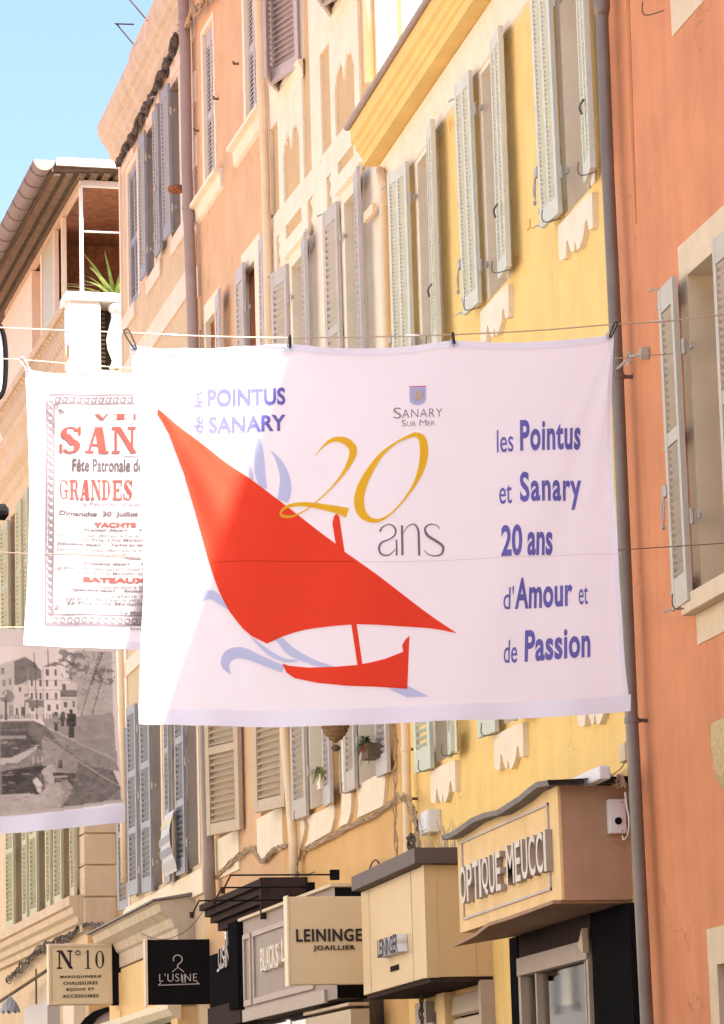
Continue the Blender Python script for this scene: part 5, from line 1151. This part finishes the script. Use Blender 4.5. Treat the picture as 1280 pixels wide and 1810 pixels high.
# pale waves and leaves first, red boat above them
PBS = [ribbon(tr([(374, 368, 3), (374, 320, 28), (395, 275, 46), (450, 258, 50), (500, 290, 40), (545, 330, 16)], *A7)),
 ribbon(tr([(552, 668, 4), (522, 622, 46), (545, 572, 58), (610, 556, 56), (700, 588, 44), (825, 642, 36)], *A7)),
 ribbon(tr([(660, 476, 6), (750, 555, 24), (830, 596, 20), (895, 600, 8)], *A7)),
 ribbon(tr([(762, 500, 4), (800, 488, 30), (860, 550, 44), (950, 598, 32), (1010, 622, 24), (1085, 634, 4)], *A7)),
 [tr([(205, 613), (300, 603), (390, 650), (295, 653)], *A8)],
 ribbon(tr([(890, 735, 2), (894, 830, 48), (898, 930, 68), (905, 1020, 66), (925, 1110, 44)], *A4)),
 ribbon(tr([(972, 852, 3), (1030, 935, 40), (1065, 1030, 66), (1068, 1120, 84), (1052, 1190, 74)], *A4)), ribbon(tr([(830, 920, 3), (836, 990, 26), (848, 1050, 22)], *A4))]
PBS += [[tr(p, *A4)] for p in ([(338, 485), (365, 475), (395, 518), (372, 522)], [(295, 530), (312, 508), (326, 520), (305, 540)], [(290, 728), (270, 768), (285, 805), (305, 775)], [(388, 975), (355, 1000), (375, 1040), (412, 1032)], [(475, 1375), (510, 1375), (520, 1430), (490, 1425)])]
for q_ in PBS: B1.sheet('wave_print', M_BLU, q_, .004, None)
sail = [(278.4, 721.4), (299.7, 738), (330, 762), (365, 789), (400.6, 817), (440, 845), (480, 875.8), (520, 905), (560, 935), (594.3, 960.4), (610.6, 975.3), (674.5, 1020), (740, 1067), (811, 1117.4),
        (787, 1111.5), (765.6, 1107.8), (740, 1106), (711.8, 1105), (670, 1103.5), (633, 1102.9), (595, 1105.5), (563.8, 1108.5), (541, 1111.7), (522.5, 1116.4), (500, 1124), (474.4, 1135.3),
        (446.9, 1121.6), (432, 1109), (419.4, 1094), (408, 1079), (398.8, 1063), (389.5, 1043), (381.6, 1021.9), (371, 987.5), (360.8, 949.8), (347.5, 902), (336, 864), (326.2, 833), (312, 797), (299.7, 766.5), (286.4, 742.6), (279, 732.5)]
B1.sheet('sail_print', M_RED, [sail], .007, 12)
mast = [[(588.4, 923.3), (591.3, 911.5), (595.8, 906.4), (601, 911.5), (609.7, 973.8), (612, 979), (602, 971), (594.3, 961)], [(621.5, 1103.5), (631, 1103.2), (641.4, 1173), (632.5, 1175)]]
hull = [(501.2, 1170.4), (512, 1174.8), (546.6, 1179), (591.3, 1178.3), (632.5, 1174.8), (660, 1169), (682.8, 1162.9), (715.9, 1149.6), (713.9, 1138), (720, 1127.7), (727.5, 1120.7), (723.4, 1215.5), (690, 1213.6), (662, 1212.6), (615.3, 1212), (563.8, 1206.8), (522.5, 1197.2), (508.8, 1186.9)]
B1.sheet('mast_print', M_RED, mast[:1], .0055, 12); B1.sheet('mast_print', M_RED, mast[1:], .0055, 12); B1.sheet('hull_print', M_RED, [hull], .0065, 12)
M_WIRESH = cloth('red_wire_shade', (.62, .035, .02), .3); M_WIRESH2 = cloth('pale_wire_shade', (.70, .66, .70), .3)  # shade of the wire behind, painted on the cloth as thin darker strips
B1.sheet('seam_or_wire_shade', M_WIRESH, [[(a, 991+.4*sin(a/90)), (a+12, 991+.4*sin((a+12)/90)), (a+12, 992.6+.4*sin((a+12)/90)), (a, 992.6+.4*sin(a/90))] for a in range(374, 626, 12)], .009, None)
B1.sheet('seam_or_wire_shade', M_WIRESH2, [[(a, 992-(a-640)*.03), (a+12, 992-(a-628)*.03), (a+12, 993.2-(a-628)*.03), (a, 993.2-(a-640)*.03)] for a in range(640, 1085, 12)], .005, None)
gold = ribbon(tr([(260, 795, 2), (302, 742, 9), (355, 698, 20), (410, 685, 32), (465, 703, 46), (496, 750, 48), (478, 815, 34), (430, 895, 18), (360, 980, 9), (265, 1068, 8), (190, 1125, 8), (120, 1155, 14), (66, 1154, 18), (54, 1132, 13), (85, 1102, 18), (145, 1085, 22), (220, 1083, 28), (310, 1095, 36), (400, 1112, 46), (456, 1130, 60)], *A5), 8)
gold2 = ribbon(tr([(870, 655, 24), (906, 690, 44), (916, 770, 50), (900, 860, 40), (862, 950, 22), (800, 1042, 12), (725, 1125, 10), (650, 1172, 18), (585, 1168, 34), (540, 1125, 54), (526, 1055, 60), (545, 970, 54), (590, 880, 42), (660, 780, 26), (750, 706, 12), (830, 668, 20), (872, 656, 26)], *A5), 8)
B1.sheet('numeral_print', M_GOLD, gold, .0105, None); B1.sheet('numeral_print', M_GOLD, gold2, .0085, None)
ans = ribbon(tr([(650, 1242, 14), (665, 1215, 8), (708, 1197, 7), (742, 1222, 11), (738, 1262, 10), (700, 1288, 8), (658, 1308, 12), (643, 1342, 13), (660, 1377, 11), (705, 1380, 8), (742, 1345, 5)], *A5))+ribbon(tr([(750, 1288, 10), (751, 1382, 12)], *A5))
ans += ribbon(tr([(783, 1202, 14), (787, 1380, 14)], *A5))+ribbon(tr([(790, 1250, 4), (820, 1206, 6), (858, 1195, 9), (882, 1228, 13), (886, 1290, 14), (889, 1380, 14)], *A5))
ans += ribbon(tr([(1012, 1220, 5), (992, 1198, 6), (952, 1194, 8), (924, 1218, 13), (938, 1258, 16), (990, 1292, 16), (1030, 1325, 16), (1024, 1367, 12), (985, 1381, 8), (942, 1370, 6), (919, 1346, 4)], *A5))
B1.sheet('ans_print', M_GRT, ans, .004, None)
t = B1.text
t('lettering', 'POINTUS', M_TXT, 368, 505, 685.5, 717, 715.5, .032, 0, 1.02); t('lettering', 'SANARY', M_TXT, 370, 505, 734.5, 764.5, 762.5, .03, 0, 1.02)
t('lettering', 'les', M_TXT, 341.5, 359.5, 690, 718.5, rot=True, bold=.01); t('lettering', 'de', M_TXT, 341.5, 361, 735, 764, rot=True, bold=.01)
t('lettering', 'les', M_TXT, 879.6, 908, 759, 799.5, 797.5, .004); t('lettering', 'Pointus', M_TXT, 919.7, 1029, 742, 797.5, 793, .03, 0, 1.08)
t('lettering', 'et', M_TXT, 882.5, 904.4, 857, 891.5, 890, .004); t('lettering', 'Sanary', M_TXT, 918.5, 1029.6, 834, 904, 900, .028, 0, 1.12)
t('lettering', '20', M_TXT, 885.6, 921.6, 928.5, 984.5, 983, .03); t('lettering', 'ans', M_TXT, 930.6, 976.8, 941.5, 983, 981.5, .028)
t('lettering', "d'", M_TXT, 889.9, 908.5, 1037, 1077, 1076, .004); t('lettering', 'Amour', M_TXT, 910.6, 1010.8, 1022, 1077, 1072, .03, 0, 1.05); t('lettering', 'et', M_TXT, 1021.5, 1038, 1037, 1070, 1069, .004)
t('lettering', 'de', M_TXT, 893, 917, 1130, 1170.5, 1169.5, .006); t('lettering', 'Passion', M_TXT, 930, 1042, 1113, 1169, 1163, .03, 0, 1.06)
t('lettering', 'S', M_GRT, 698.8, 712, 717, 736.5, None, -.01); t('lettering', 'ANARY', M_GRT, 713.5, 783.7, 721, 735.7, 734.5, -.012, 0, 1.1)
t('lettering', 'S', M_GRT, 713, 720, 739.5, 750.5, None, -.005); t('lettering', 'UR', M_GRT, 722, 737.5, 742.5, 750.5, None, -.01); t('lettering', 'M', M_GRT, 744, 756, 739.5, 750, None, -.01); t('lettering', 'ER', M_GRT, 758, 771, 742, 750, None, -.01)
B1.sheet('crest_print', cloth('crest_blue', (.42, .47, .74), .35), [tr([(829, 376), (925, 376), (926, 445), (920, 465), (905, 478), (878, 484), (850, 478), (834, 465), (830, 445)], *A5)], .004, None)
B1.sheet('crest_band', cloth('crest_red', (.55, .12, .16), .3), [tr([(828, 370), (926, 370), (926, 376), (828, 376)], *A5)], .0045, None)
cg = [tr([(868, 405), (890, 405), (894, 450), (878, 460), (864, 450)], *A5), tr([(872, 392), (886, 392), (886, 404), (872, 404)], *A5)]
for sgn in (-1, 1):
    cg += ribbon(tr([(878+sgn*8, 462, 4), (878+sgn*24, 445, 5), (878+sgn*30, 420, 5), (878+sgn*26, 398, 3)], *A5), 3)
    for y in (402, 414, 426, 438): cg.append(tr([(878+sgn*22, y), (878+sgn*36, y-10), (878+sgn*32, y+2)], *A5))
B1.sheet('crest_emblem', cloth('crest_gold', (.60, .42, .28), .3), cg, .0055, None)

# grommets and clips
def clip(B, label, px, py, wx, wy, r=.0042, wd=1.):
    if r == .0045 and 'corner' not in label: wd = .3
    p = B.map(px, py, .012)+B.cx; w = pln(wx, wy, B.Y)
    k = K('cable_clip', label, 'clip', WF, tuple(w), 'clips holding the banners on their wires')
    mb = MB(); mb.tube([(p.x+.016*cos(a*pi/6), p.y, p.z+.016*sin(a*pi/6)) for a in range(13)], .005, 6); k.part('eyelet', mb, M_STEEL)
    mb = MB(); mb.tube(spline([(w.x-.008*wd, w.y-.01, w.z+.008), (w.x+.010*wd, w.y-.01, w.z+.006), (p.x+.012*wd, p.y-.01, p.z-.002), (p.x-.002*wd, p.y-.012, p.z-.006), (w.x-.014*wd, w.y-.008, w.z-.008), (w.x-.008*wd, w.y-.01, w.z+.008)], 4), r, 6); k.part('carabiner', mb, M_STEEL if 'plastic' in label else M_INKD)
clip(B1, 'dark carabiner at the top left corner of the boat banner', 237, 613, 224, 586)
clip(B1, 'black carabiner a third of the way along the boat banner', 513, 611, 512, 597, .0045)
clip(B1, 'black carabiner two thirds along the boat banner', 801, 606, 800, 592, .0045)
clip(B1, 'dark carabiner at the top right corner of the boat banner', 1077, 593, 1088, 574)
def wire(label, Y, pts, r=.0038, m=M_ROPE):
    P = [pln(x, y, Y) for x, y in pts]; mb = MB(); mb.tube(spline([tuple(p) for p in P], 8), r, 6)
    for p in (): pass
    single('steel_wire', label, 'wire', WF, mb, m, org=tuple(P[0]), group=None)
wire('upper steel wire carrying the boat banner', 16., [(-420, 557), (0, 579), (224, 588), (340, 593.5), (512, 597), (700, 594.5), (800, 591.5), (950, 584), (1088, 573), (1176, 568), (1280, 556), (1400, 545)])
for a, b, lb in (((1153, 568.8), (1176, 567.2), 'crimped steel sleeve on the wire by the orange house'), ((716, 593.5), (740, 593.3), 'crimped steel sleeve on the wire above the middle of the banner'), ((290, 591.5), (312, 592.3), 'crimped steel sleeve on the wire near the left banner corner')):
    P = [pln(*a, 15.995), pln(*b, 15.995)]; mb = MB(); mb.tube([tuple(p) for p in P], .006, 8); single('wire_sleeve', lb, 'wire sleeve', WF, mb, M_STEEL)
wire('middle wire running behind the boat banner to the orange house', 17.2, [(-420, 945), (0, 976), (120, 980), (250, 986), (400, 990), (640, 991), (900, 985), (1096, 972), (1280, 960), (1420, 948)], .0032, mat('dark_wire_rope', (.22, .15, .11), .5, .1, 60, .2, 300, .3))
B2Y = 20.
wire('second wire carrying the old regatta poster banner', B2Y, [(-250, 625), (0, 634), (40, 636), (232, 651), (420, 659), (700, 655), (1000, 640), (1190, 625)], .004)
wire('lowest thin wire at the left edge behind the poster banner', 26., [(-150, 1112), (0, 1109), (60, 1109), (300, 1112), (700, 1110), (1160, 1090)], .0035)
# ------------------------------------------------------------------ poster banner
P2 = pln(44, 652, B2Y)
def d2(x, z, px, py):
    r = hypot(x-P2.x, z-P2.z); an = atan2(x-P2.x, P2.z-z); w = max(0, 1-an/.8)
    return .010*sin(an*20)*w*min(1, r/.4)+.02*sin((x-P2.x)*2)+.012*sin(x*6+z*2)+.01*sin((x-P2.x)*21+(z-P2.z)*6)*exp(-((x-P2.x)/.5)**2)
B2 = Banner('poster_banner', 'white banner printed with an 1893 regatta poster in red and grey', B2Y,
    [(44, 650), (60, 654), (100, 659), (160, 659), (240, 660), (340, 664), (450, 664), (600, 652)], [(600, 652), (604, 900), (606, 1160)],
    [(42, 1139), (60, 1141), (150, 1145), (252, 1147), (400, 1150), (606, 1160)], [(44, 650), (47, 700), (50, 780), (52, 860), (51, 950), (48, 1030), (44, 1100), (42, 1139)], M_CL, d2, 150, 110, 'banners hung across the street')
T, R_, Bt, L_ = B2.cur
B2.sheet('hem', M_HEM, edge(Bt, 0, 1, 0, -14), .004, None)
M_PR = cloth('poster_red', (.36, .085, .07), .42); M_PG = cloth('poster_grey', (.12, .09, .10), .4); M_PGL = cloth('poster_pale_grey', (.23, .18, .20), .42); M_PGD = cloth('poster_mid_grey', (.17, .14, .15), .4); M_PP = cloth('poster_paper', (.46, .43, .43), .42)
B2.sheet('paper_print', M_PP, [[(83, 697), (580, 700), (584, 1106), (79, 1103)]], .004, 16)
B2.sheet('border_print', M_PGL, [[(88, 695), (580, 698), (580, 701), (88, 698)], [(97, 711), (580, 714), (580, 716), (97, 713)], [(82, 705), (85, 705), (82, 1100), (79, 1100)], [(95, 713), (98, 713), (94, 1085), (91, 1085)], [(79, 1101), (584, 1104), (584, 1107), (79, 1104)], [(91, 1085), (584, 1088), (584, 1090), (91, 1087)]], .006, 18)
rg = []
def rng_(cx, cy, r, w=1.6): return ribbon([(cx+r*cos(a), cy+r*sin(a), w) for a in np.linspace(0, 2*pi, 13)], 2)
for i in range(30): rg += rng_(90-1.5*i/30+(1.2 if 8 < i < 20 else 0), 712+i*12.7, 4.6)+[[(84, 716+i*12.7), (87, 714+i*12.7), (94, 720+i*12.7), (92, 722+i*12.7)]]
for i in range(38): rg += rng_(103+i*12.8, 705.5+i*.08, 4.4)+rng_(98+i*12.8, 1095.5+i*.08, 4.4)+[[(107+i*12.8, 700), (110+i*12.8, 701), (105+i*12.8, 710), (103+i*12.8, 709)]]
for (cx, cy, sy) in ((105, 722, 1), (98, 1077, -1)):
    rg += rng_(cx-5, cy-5*sy, 3)+ribbon([(cx-2, cy, 1), (cx+4, cy+2*sy, 3), (cx+9, cy+8*sy, 1)], 3)+ribbon([(cx-2, cy, 1), (cx+2, cy+5*sy, 3), (cx+3, cy+11*sy, 1)], 3)
B2.sheet('chain_print', M_PGL, rg, .007, None)
def q7(x, y): return x/4.923, 560+y/4.923
def q8(x, y): return x/4.923, 850+y/4.923
def tt(body, m, a, b, c, d, q, ser=False, bold=0., sp=1.):
    (x0, y0), (x1, y1) = q(a, c), q(b, d); B2.text('lettering', body, m, x0, x1, y0, y1, y1+.004*(x1-x0), bold, 0, sp, False, .008, ser)
tt('REPUBLIQUE FRANCAISE', M_PGL, 745, 1400, 775, 792, q7, sp=1.2)
tt('VILLE', M_PR, 815, 1620, 840, 888, q7, True); tt('DE', M_PGL, 1145, 1290, 918, 934, q7)
tt('SANARY', M_PR, 512, 1880, 952, 1180, q7, True); tt('GRANDES', M_PR, 515, 1160, 1412, 1585, q7, True); tt('REGATES', M_PR, 1300, 2000, 1412, 1585, q7, True)
tt('F\u00eate Patronale de Saint-Nazaire', M_PG, 635, 1740, 1228, 1338, q7, bold=.014)
tt('Sous le Patronage et avec le Concours de la Marine', M_PGL, 590, 1900, 1600, 1650, q7)
tt('Dimanche  30  Juillet  1893,  \u00e0  2 heures', M_PG, 515, 1850, 258, 312, q8, bold=.03)
tt('YACHTS  VOILE', M_PR, 820, 1500, 355, 398, q8, bold=.045)
for (b_, a, c, y, m_) in (('Premier d\u00e9part \u2014 Yachts de 5 tonneaux', 740, 1750, 408, M_PG), ('1er Prix. Un objet offert par le Cercle Nautique de Toulon   2e Prix', 500, 1800, 455, M_PGL), ('2e Prix. Une M\u00e9daille de vermeil', 720, 1600, 490, M_PGL),
    ('Deuxi\u00e8me d\u00e9part \u2014 Yachts au-dessous de 2 tonneaux', 505, 1700, 535, M_PG), ('1er Prix. Un objet offert par la ville de Sanary   2e Prix', 500, 1750, 583, M_PGL), ('Un abonnement au journal', 630, 1100, 620, M_PGL),
    ('Troisi\u00e8me d\u00e9part \u2014 Yachts de 3', 725, 1500, 702, M_PG), ('1er Prix. Objet offert par le Conseil G\u00e9n\u00e9ral et Objet de valeur', 485, 1800, 745, M_PGL), ('Prix. Une M\u00e9daille de bronze offerte par', 750, 1700, 785, M_PGL),
    ('course entre les bateaux', 870, 1500, 900, M_PGL), ('Quatri\u00e8me d\u00e9part \u2014 Bateaux P\u00eacheurs', 635, 1450, 935, M_PG), ('calant au plus', 975, 1500, 982, M_PGL), ('1er Prix offert par la ville de Sanary', 580, 1500, 1015, M_PGL), ('2e Prix. Une M\u00e9daille offerte', 580, 1500, 1045, M_PGL), ('Le Maire,', 1060, 1300, 1128, M_PGL), ('Toulon. Imprimerie', 780, 1600, 1270, M_PGL)):
    tt(b_, M_PG if m_ is M_PG else M_PGD, a, c, y, y+30, q8, bold=.028 if m_ is M_PG else .012)
tt('BATEAUX PECHEURS', M_PR, 725, 1900, 834, 880, q8, bold=.045)
B2.sheet('rule_print', M_PG, [[q8(1090, 664), q8(1230, 672), q8(1230, 680), q8(1090, 670)], [q7(1080, 1205), q7(1195, 1212), q7(1195, 1217), q7(1080, 1211)]], .007, None)
clip(B2, 'pale plastic clip at the top left corner of the poster banner', 49, 653, 39, 635, .0045)
# ------------------------------------------------------------------ old harbour photograph banner
B3Y = 36.
def d3(x, z, px, py): return .03*sin(x*3+z)+.015*sin(x*9-z*2)
P3 = pln(0, 1300, B3Y)
nx, ny = 236, 186                                # cells of 2 px
X0, X1, Y0, Y1 = -256., 216., 1112., 1484.
H, Wd = ny+1, nx+1
yy, xx = np.mgrid[0:H, 0:Wd]; PX = X0+(X1-X0)*xx/nx; PY = Y0+(Y1-Y0)*yy/ny
rs = np.random.RandomState(4)
def nz(n, o=4):
    out = np.zeros((H, Wd)); 
    for q in range(o):
        f = n*2**q; gq = rs.rand(f+2, f+2); a = yy/ny*f; b = xx/nx*f; i = a.astype(int); j = b.astype(int); fa = a-i; fb = b-j
        out += ((gq[i, j]*(1-fb)+gq[i, j+1]*fb)*(1-fa)+(gq[i+1, j]*(1-fb)+gq[i+1, j+1]*fb)*fa)/2**q
    return out/(2-2**(1-o))
IM = np.full((H, Wd), .80)+.05*(nz(6)-.5)
gx, gy = PX*5.03, (PY-1120)*5.03                 # coordinates of the study crop
def inside(P):
    r = np.zeros((H, Wd), bool); n = len(P)
    for i in range(n):
        (x1, y1), (x2, y2) = P[i], P[(i+1) % n]; c = ((y1 > gy) != (y2 > gy)) & (gx < (x2-x1)*(gy-y1)/((y2-y1) or 1e-9)+x1); r ^= c
    return r
def fill(P, v, a=1.): m_ = inside(P); IM[m_] = IM[m_]*(1-a)+v*a
def rect(x0, y0, x1, y1, v, a=1.): fill([(x0, y0), (x1, y0), (x1, y1), (x0, y1)], v, a)
def line(x0, y0, x1, y1, w, v, a=1.):
    dx, dy = x1-x0, y1-y0; L2 = dx*dx+dy*dy; t_ = np.clip(((gx-x0)*dx+(gy-y0)*dy)/L2, 0, 1); d = np.hypot(gx-x0-t_*dx, gy-y0-t_*dy); m_ = d < w; IM[m_] = IM[m_]*(1-a)+v*a
fill([(700, 150), (1045, 150), (1045, 800), (700, 760), (640, 420)], .42, .6)
fill([(0, 290), (130, 250), (240, 215), (330, 270), (390, 350), (390, 780), (0, 790)], .62)
fill([(135, 262), (240, 218), (330, 275), (385, 345), (390, 415), (255, 440), (135, 490)], .27)
for x, y in ((20, 320), (85, 420), (30, 430)): rect(x, y, x+24, y+55, .34)
rect(130, 480, 260, 780, .72); rect(175, 500, 200, 540, .2)
rect(258, 425, 560, 780, .78); fill([(390, 310), (520, 250), (620, 300), (620, 780), (400, 780)], .80); fill([(400, 305), (520, 250), (580, 285), (400, 310)], .35)
rect(560, 455, 705, 760, .72)
for y in (432, 520, 610): rect(258, y, 700, y+5, .5, .6)
for x in (258, 400, 555, 700): rect(x, 320, x+4, 770, .45, .6)
for q in range(26): rect(10+q*26, 745+6*sin(q*3), 22+q*26, 790, .35 if q % 3 else .15, .8)
for x in (285, 370, 430, 510): 
    for y in (430, 550): rect(x, y, x+22, y+62, .2)
for x, y in ((430, 330), (505, 330), (290, 660), (440, 660), (515, 655), (590, 635), (670, 630), (580, 470)): rect(x, y, x+24, y+58, .24)
rect(555, 525, 705, 580, .3); rect(555, 575, 705, 585, .15)
rect(90, 660, 130, 760, .4); rect(145, 690, 170, 750, .2); rect(200, 680, 230, 760, .22); rect(265, 615, 405, 690, .3); rect(360, 680, 400, 770, .66)
for cx_, cy_, r_ in ((70, 590, 62), (700, 300, 130), (610, 220, 90), (250, 590, 45), (970, 380, 90)):
    m_ = (np.hypot(gx-cx_, gy-cy_) < r_*(.6+.8*nz(22, 3))) & (nz(60, 2) > .5); IM[m_] = IM[m_]*.35+.18*.65
rect(45, 620, 62, 800, .2); rect(226, 620, 236, 780, .25)
for x0, y0, x1, y1, w in ((323, 180, 345, 790, 6), (452, 140, 455, 300, 4), (955, 150, 850, 460, 8), (950, 400, 740, 1160, 6), (930, 150, 720, 860, 4), (1000, 760, 980, 1180, 5)): line(x0, y0, x1, y1, w, .17, .8)
for q in range(60):
    a_ = rs.rand()*6.3; x_ = 760+rs.rand()*250; y_ = 160+rs.rand()*420; line(x_, y_, x_+60*cos(a_), y_+60*sin(a_), 2.5, .22, .5)
fill([(380, 790), (1045, 750), (1060, 1250), (1040, 1230), (850, 1120), (600, 960), (420, 860)], .43)                  # quay
fill([(-2000, 800), (300, 800), (420, 860), (700, 1060), (1000, 1260), (1080, 1500), (900, 1620), (-2000, 1700)], .25)   # water and wall
fill([(-2000, 900), (240, 900), (350, 1040), (300, 1200), (-2000, 1250)], .17); rect(-1500, 820, 260, 880, .2); rect(-1500, 940, 240, 975, .42); rect(0, 795, 320, 812, .6)
fill([(420, 860), (1050, 1230), (1080, 1330), (800, 1250), (560, 1060)], .38); line(440, 880, 1040, 1200, 9, .55, .8); line(400, 960, 1060, 1470, 8, .52, .7)
fill([(380, 980), (520, 1040), (700, 1200), (700, 1420), (520, 1640), (390, 1560), (380, 1230)], .44)
fill([(-600, 1190), (100, 1140), (350, 1030), (320, 1090), (150, 1190), (-600, 1240)], .62); fill([(-600, 1240), (150, 1195), (350, 1060), (400, 1130), (250, 1230), (-600, 1330)], .35)
fill([(-600, 1330), (240, 1235), (420, 1230), (350, 1300), (330, 1500), (-600, 1500)], .13); fill([(-2000, 1500), (240, 1475), (350, 1500), (420, 1400), (360, 1280), (470, 1200), (560, 1500), (500, 1700), (-2000, 1700)], .56)
for x in (290, 335, 370): rect(x, 1140, x+16, 1215, .5)
fill([(285, 1360), (325, 1330), (365, 1400), (355, 1490), (320, 1460)], .7)
fill([(470, 1300), (690, 1320), (690, 1480), (650, 1460), (600, 1380), (480, 1400)], .16); rect(520, 1180, 556, 1260, .14); rect(480, 1330, 600, 1355, .5)
fill([(700, 1250), (1070, 1500), (1080, 1700), (560, 1700)], .28, .8)
for px_, py_, s_ in ((515, 730, 1.), (575, 725, .8), (655, 710, 1.5)):
    rect(px_-12*s_, py_, px_+12*s_, py_+24*s_, .12); fill([(px_-26*s_, py_+24*s_), (px_+26*s_, py_+24*s_), (px_+30*s_, py_+110*s_), (px_-30*s_, py_+110*s_)], .2 if s_ < 1.4 else .1); rect(px_-16*s_, py_+105*s_, px_+14*s_, py_+180*s_, .13)
fill([(495, 770), (540, 770), (545, 830), (490, 830)], .4)
IM += .16*(nz(46, 2)-.5)*(IM < .6)+.07*(rs.rand(H, Wd)-.5)
for q in range(120):
    x_ = rs.rand()*680; y_ = 990+rs.rand()*540; rect(x_, y_, x_+20+rs.rand()*60, y_+3+rs.rand()*5, rs.choice([.15, .2, .6, .7]), .45)
for q in range(90):
    x_ = 700+rs.rand()*330; y_ = 1180+rs.rand()*420; rect(x_, y_, x_+8+rs.rand()*30, y_+4+rs.rand()*12, rs.choice([.12, .45, .2]), .4)
m_ = PY < 1140+6*(PX > 0); IM[m_] = .74
bb = 1440-.03*(PX-0)+.0*PY; edgeb = 1456-(PX)*.055
m_ = PY > edgeb-6; IM[m_] = .60
m_ = PX < 1; IM[m_] = IM[m_]*.5+.25
IM = .02+.92*np.clip(IM, .03, .9)**1.25
RGB = np.stack([IM*1.0, IM*.85, IM*.78, np.ones_like(IM)], -1)
white = PY > edgeb; RGB[white] = (.80, .76, .80, 1)
B3 = Banner('harbour_photo_banner', 'banner printed with an old sepia photograph of the harbour quay', B3Y,
    [(-250, 1120), (0, 1112), (205, 1118)], [(205, 1118), (208, 1180), (210, 1290), (215, 1380), (221, 1453)], [(-250, 1490), (0, 1474), (60, 1470), (140, 1462), (221, 1453)], [(-250, 1120), (-250, 1300), (-250, 1490)],
    cloth('photo_cloth', (.6, .5, .5), .3, True), d3, nx, ny, 'banners hung across the street')
T, R_, Bt, L_ = B3.cur
B3.sheet('hem', M_CL, edge(Bt, 0, 1, 0, -31), .003, None)
me = B3.fabric.data; ca = me.color_attributes.new('print', 'FLOAT_COLOR', 'POINT')
Tq, Rq, Bq, Lq = B3.cur
co = np.array([v.co[:] for v in me.vertices])    # sample the picture in the banner's own (u, v)
ca.data.foreach_set('color', RGB.reshape(-1, 4).astype('f').ravel())
wire('wire along the top of the harbour photograph banner', B3Y, [(-300, 1112), (0, 1108), (205, 1115), (500, 1120), (850, 1105)], .004)
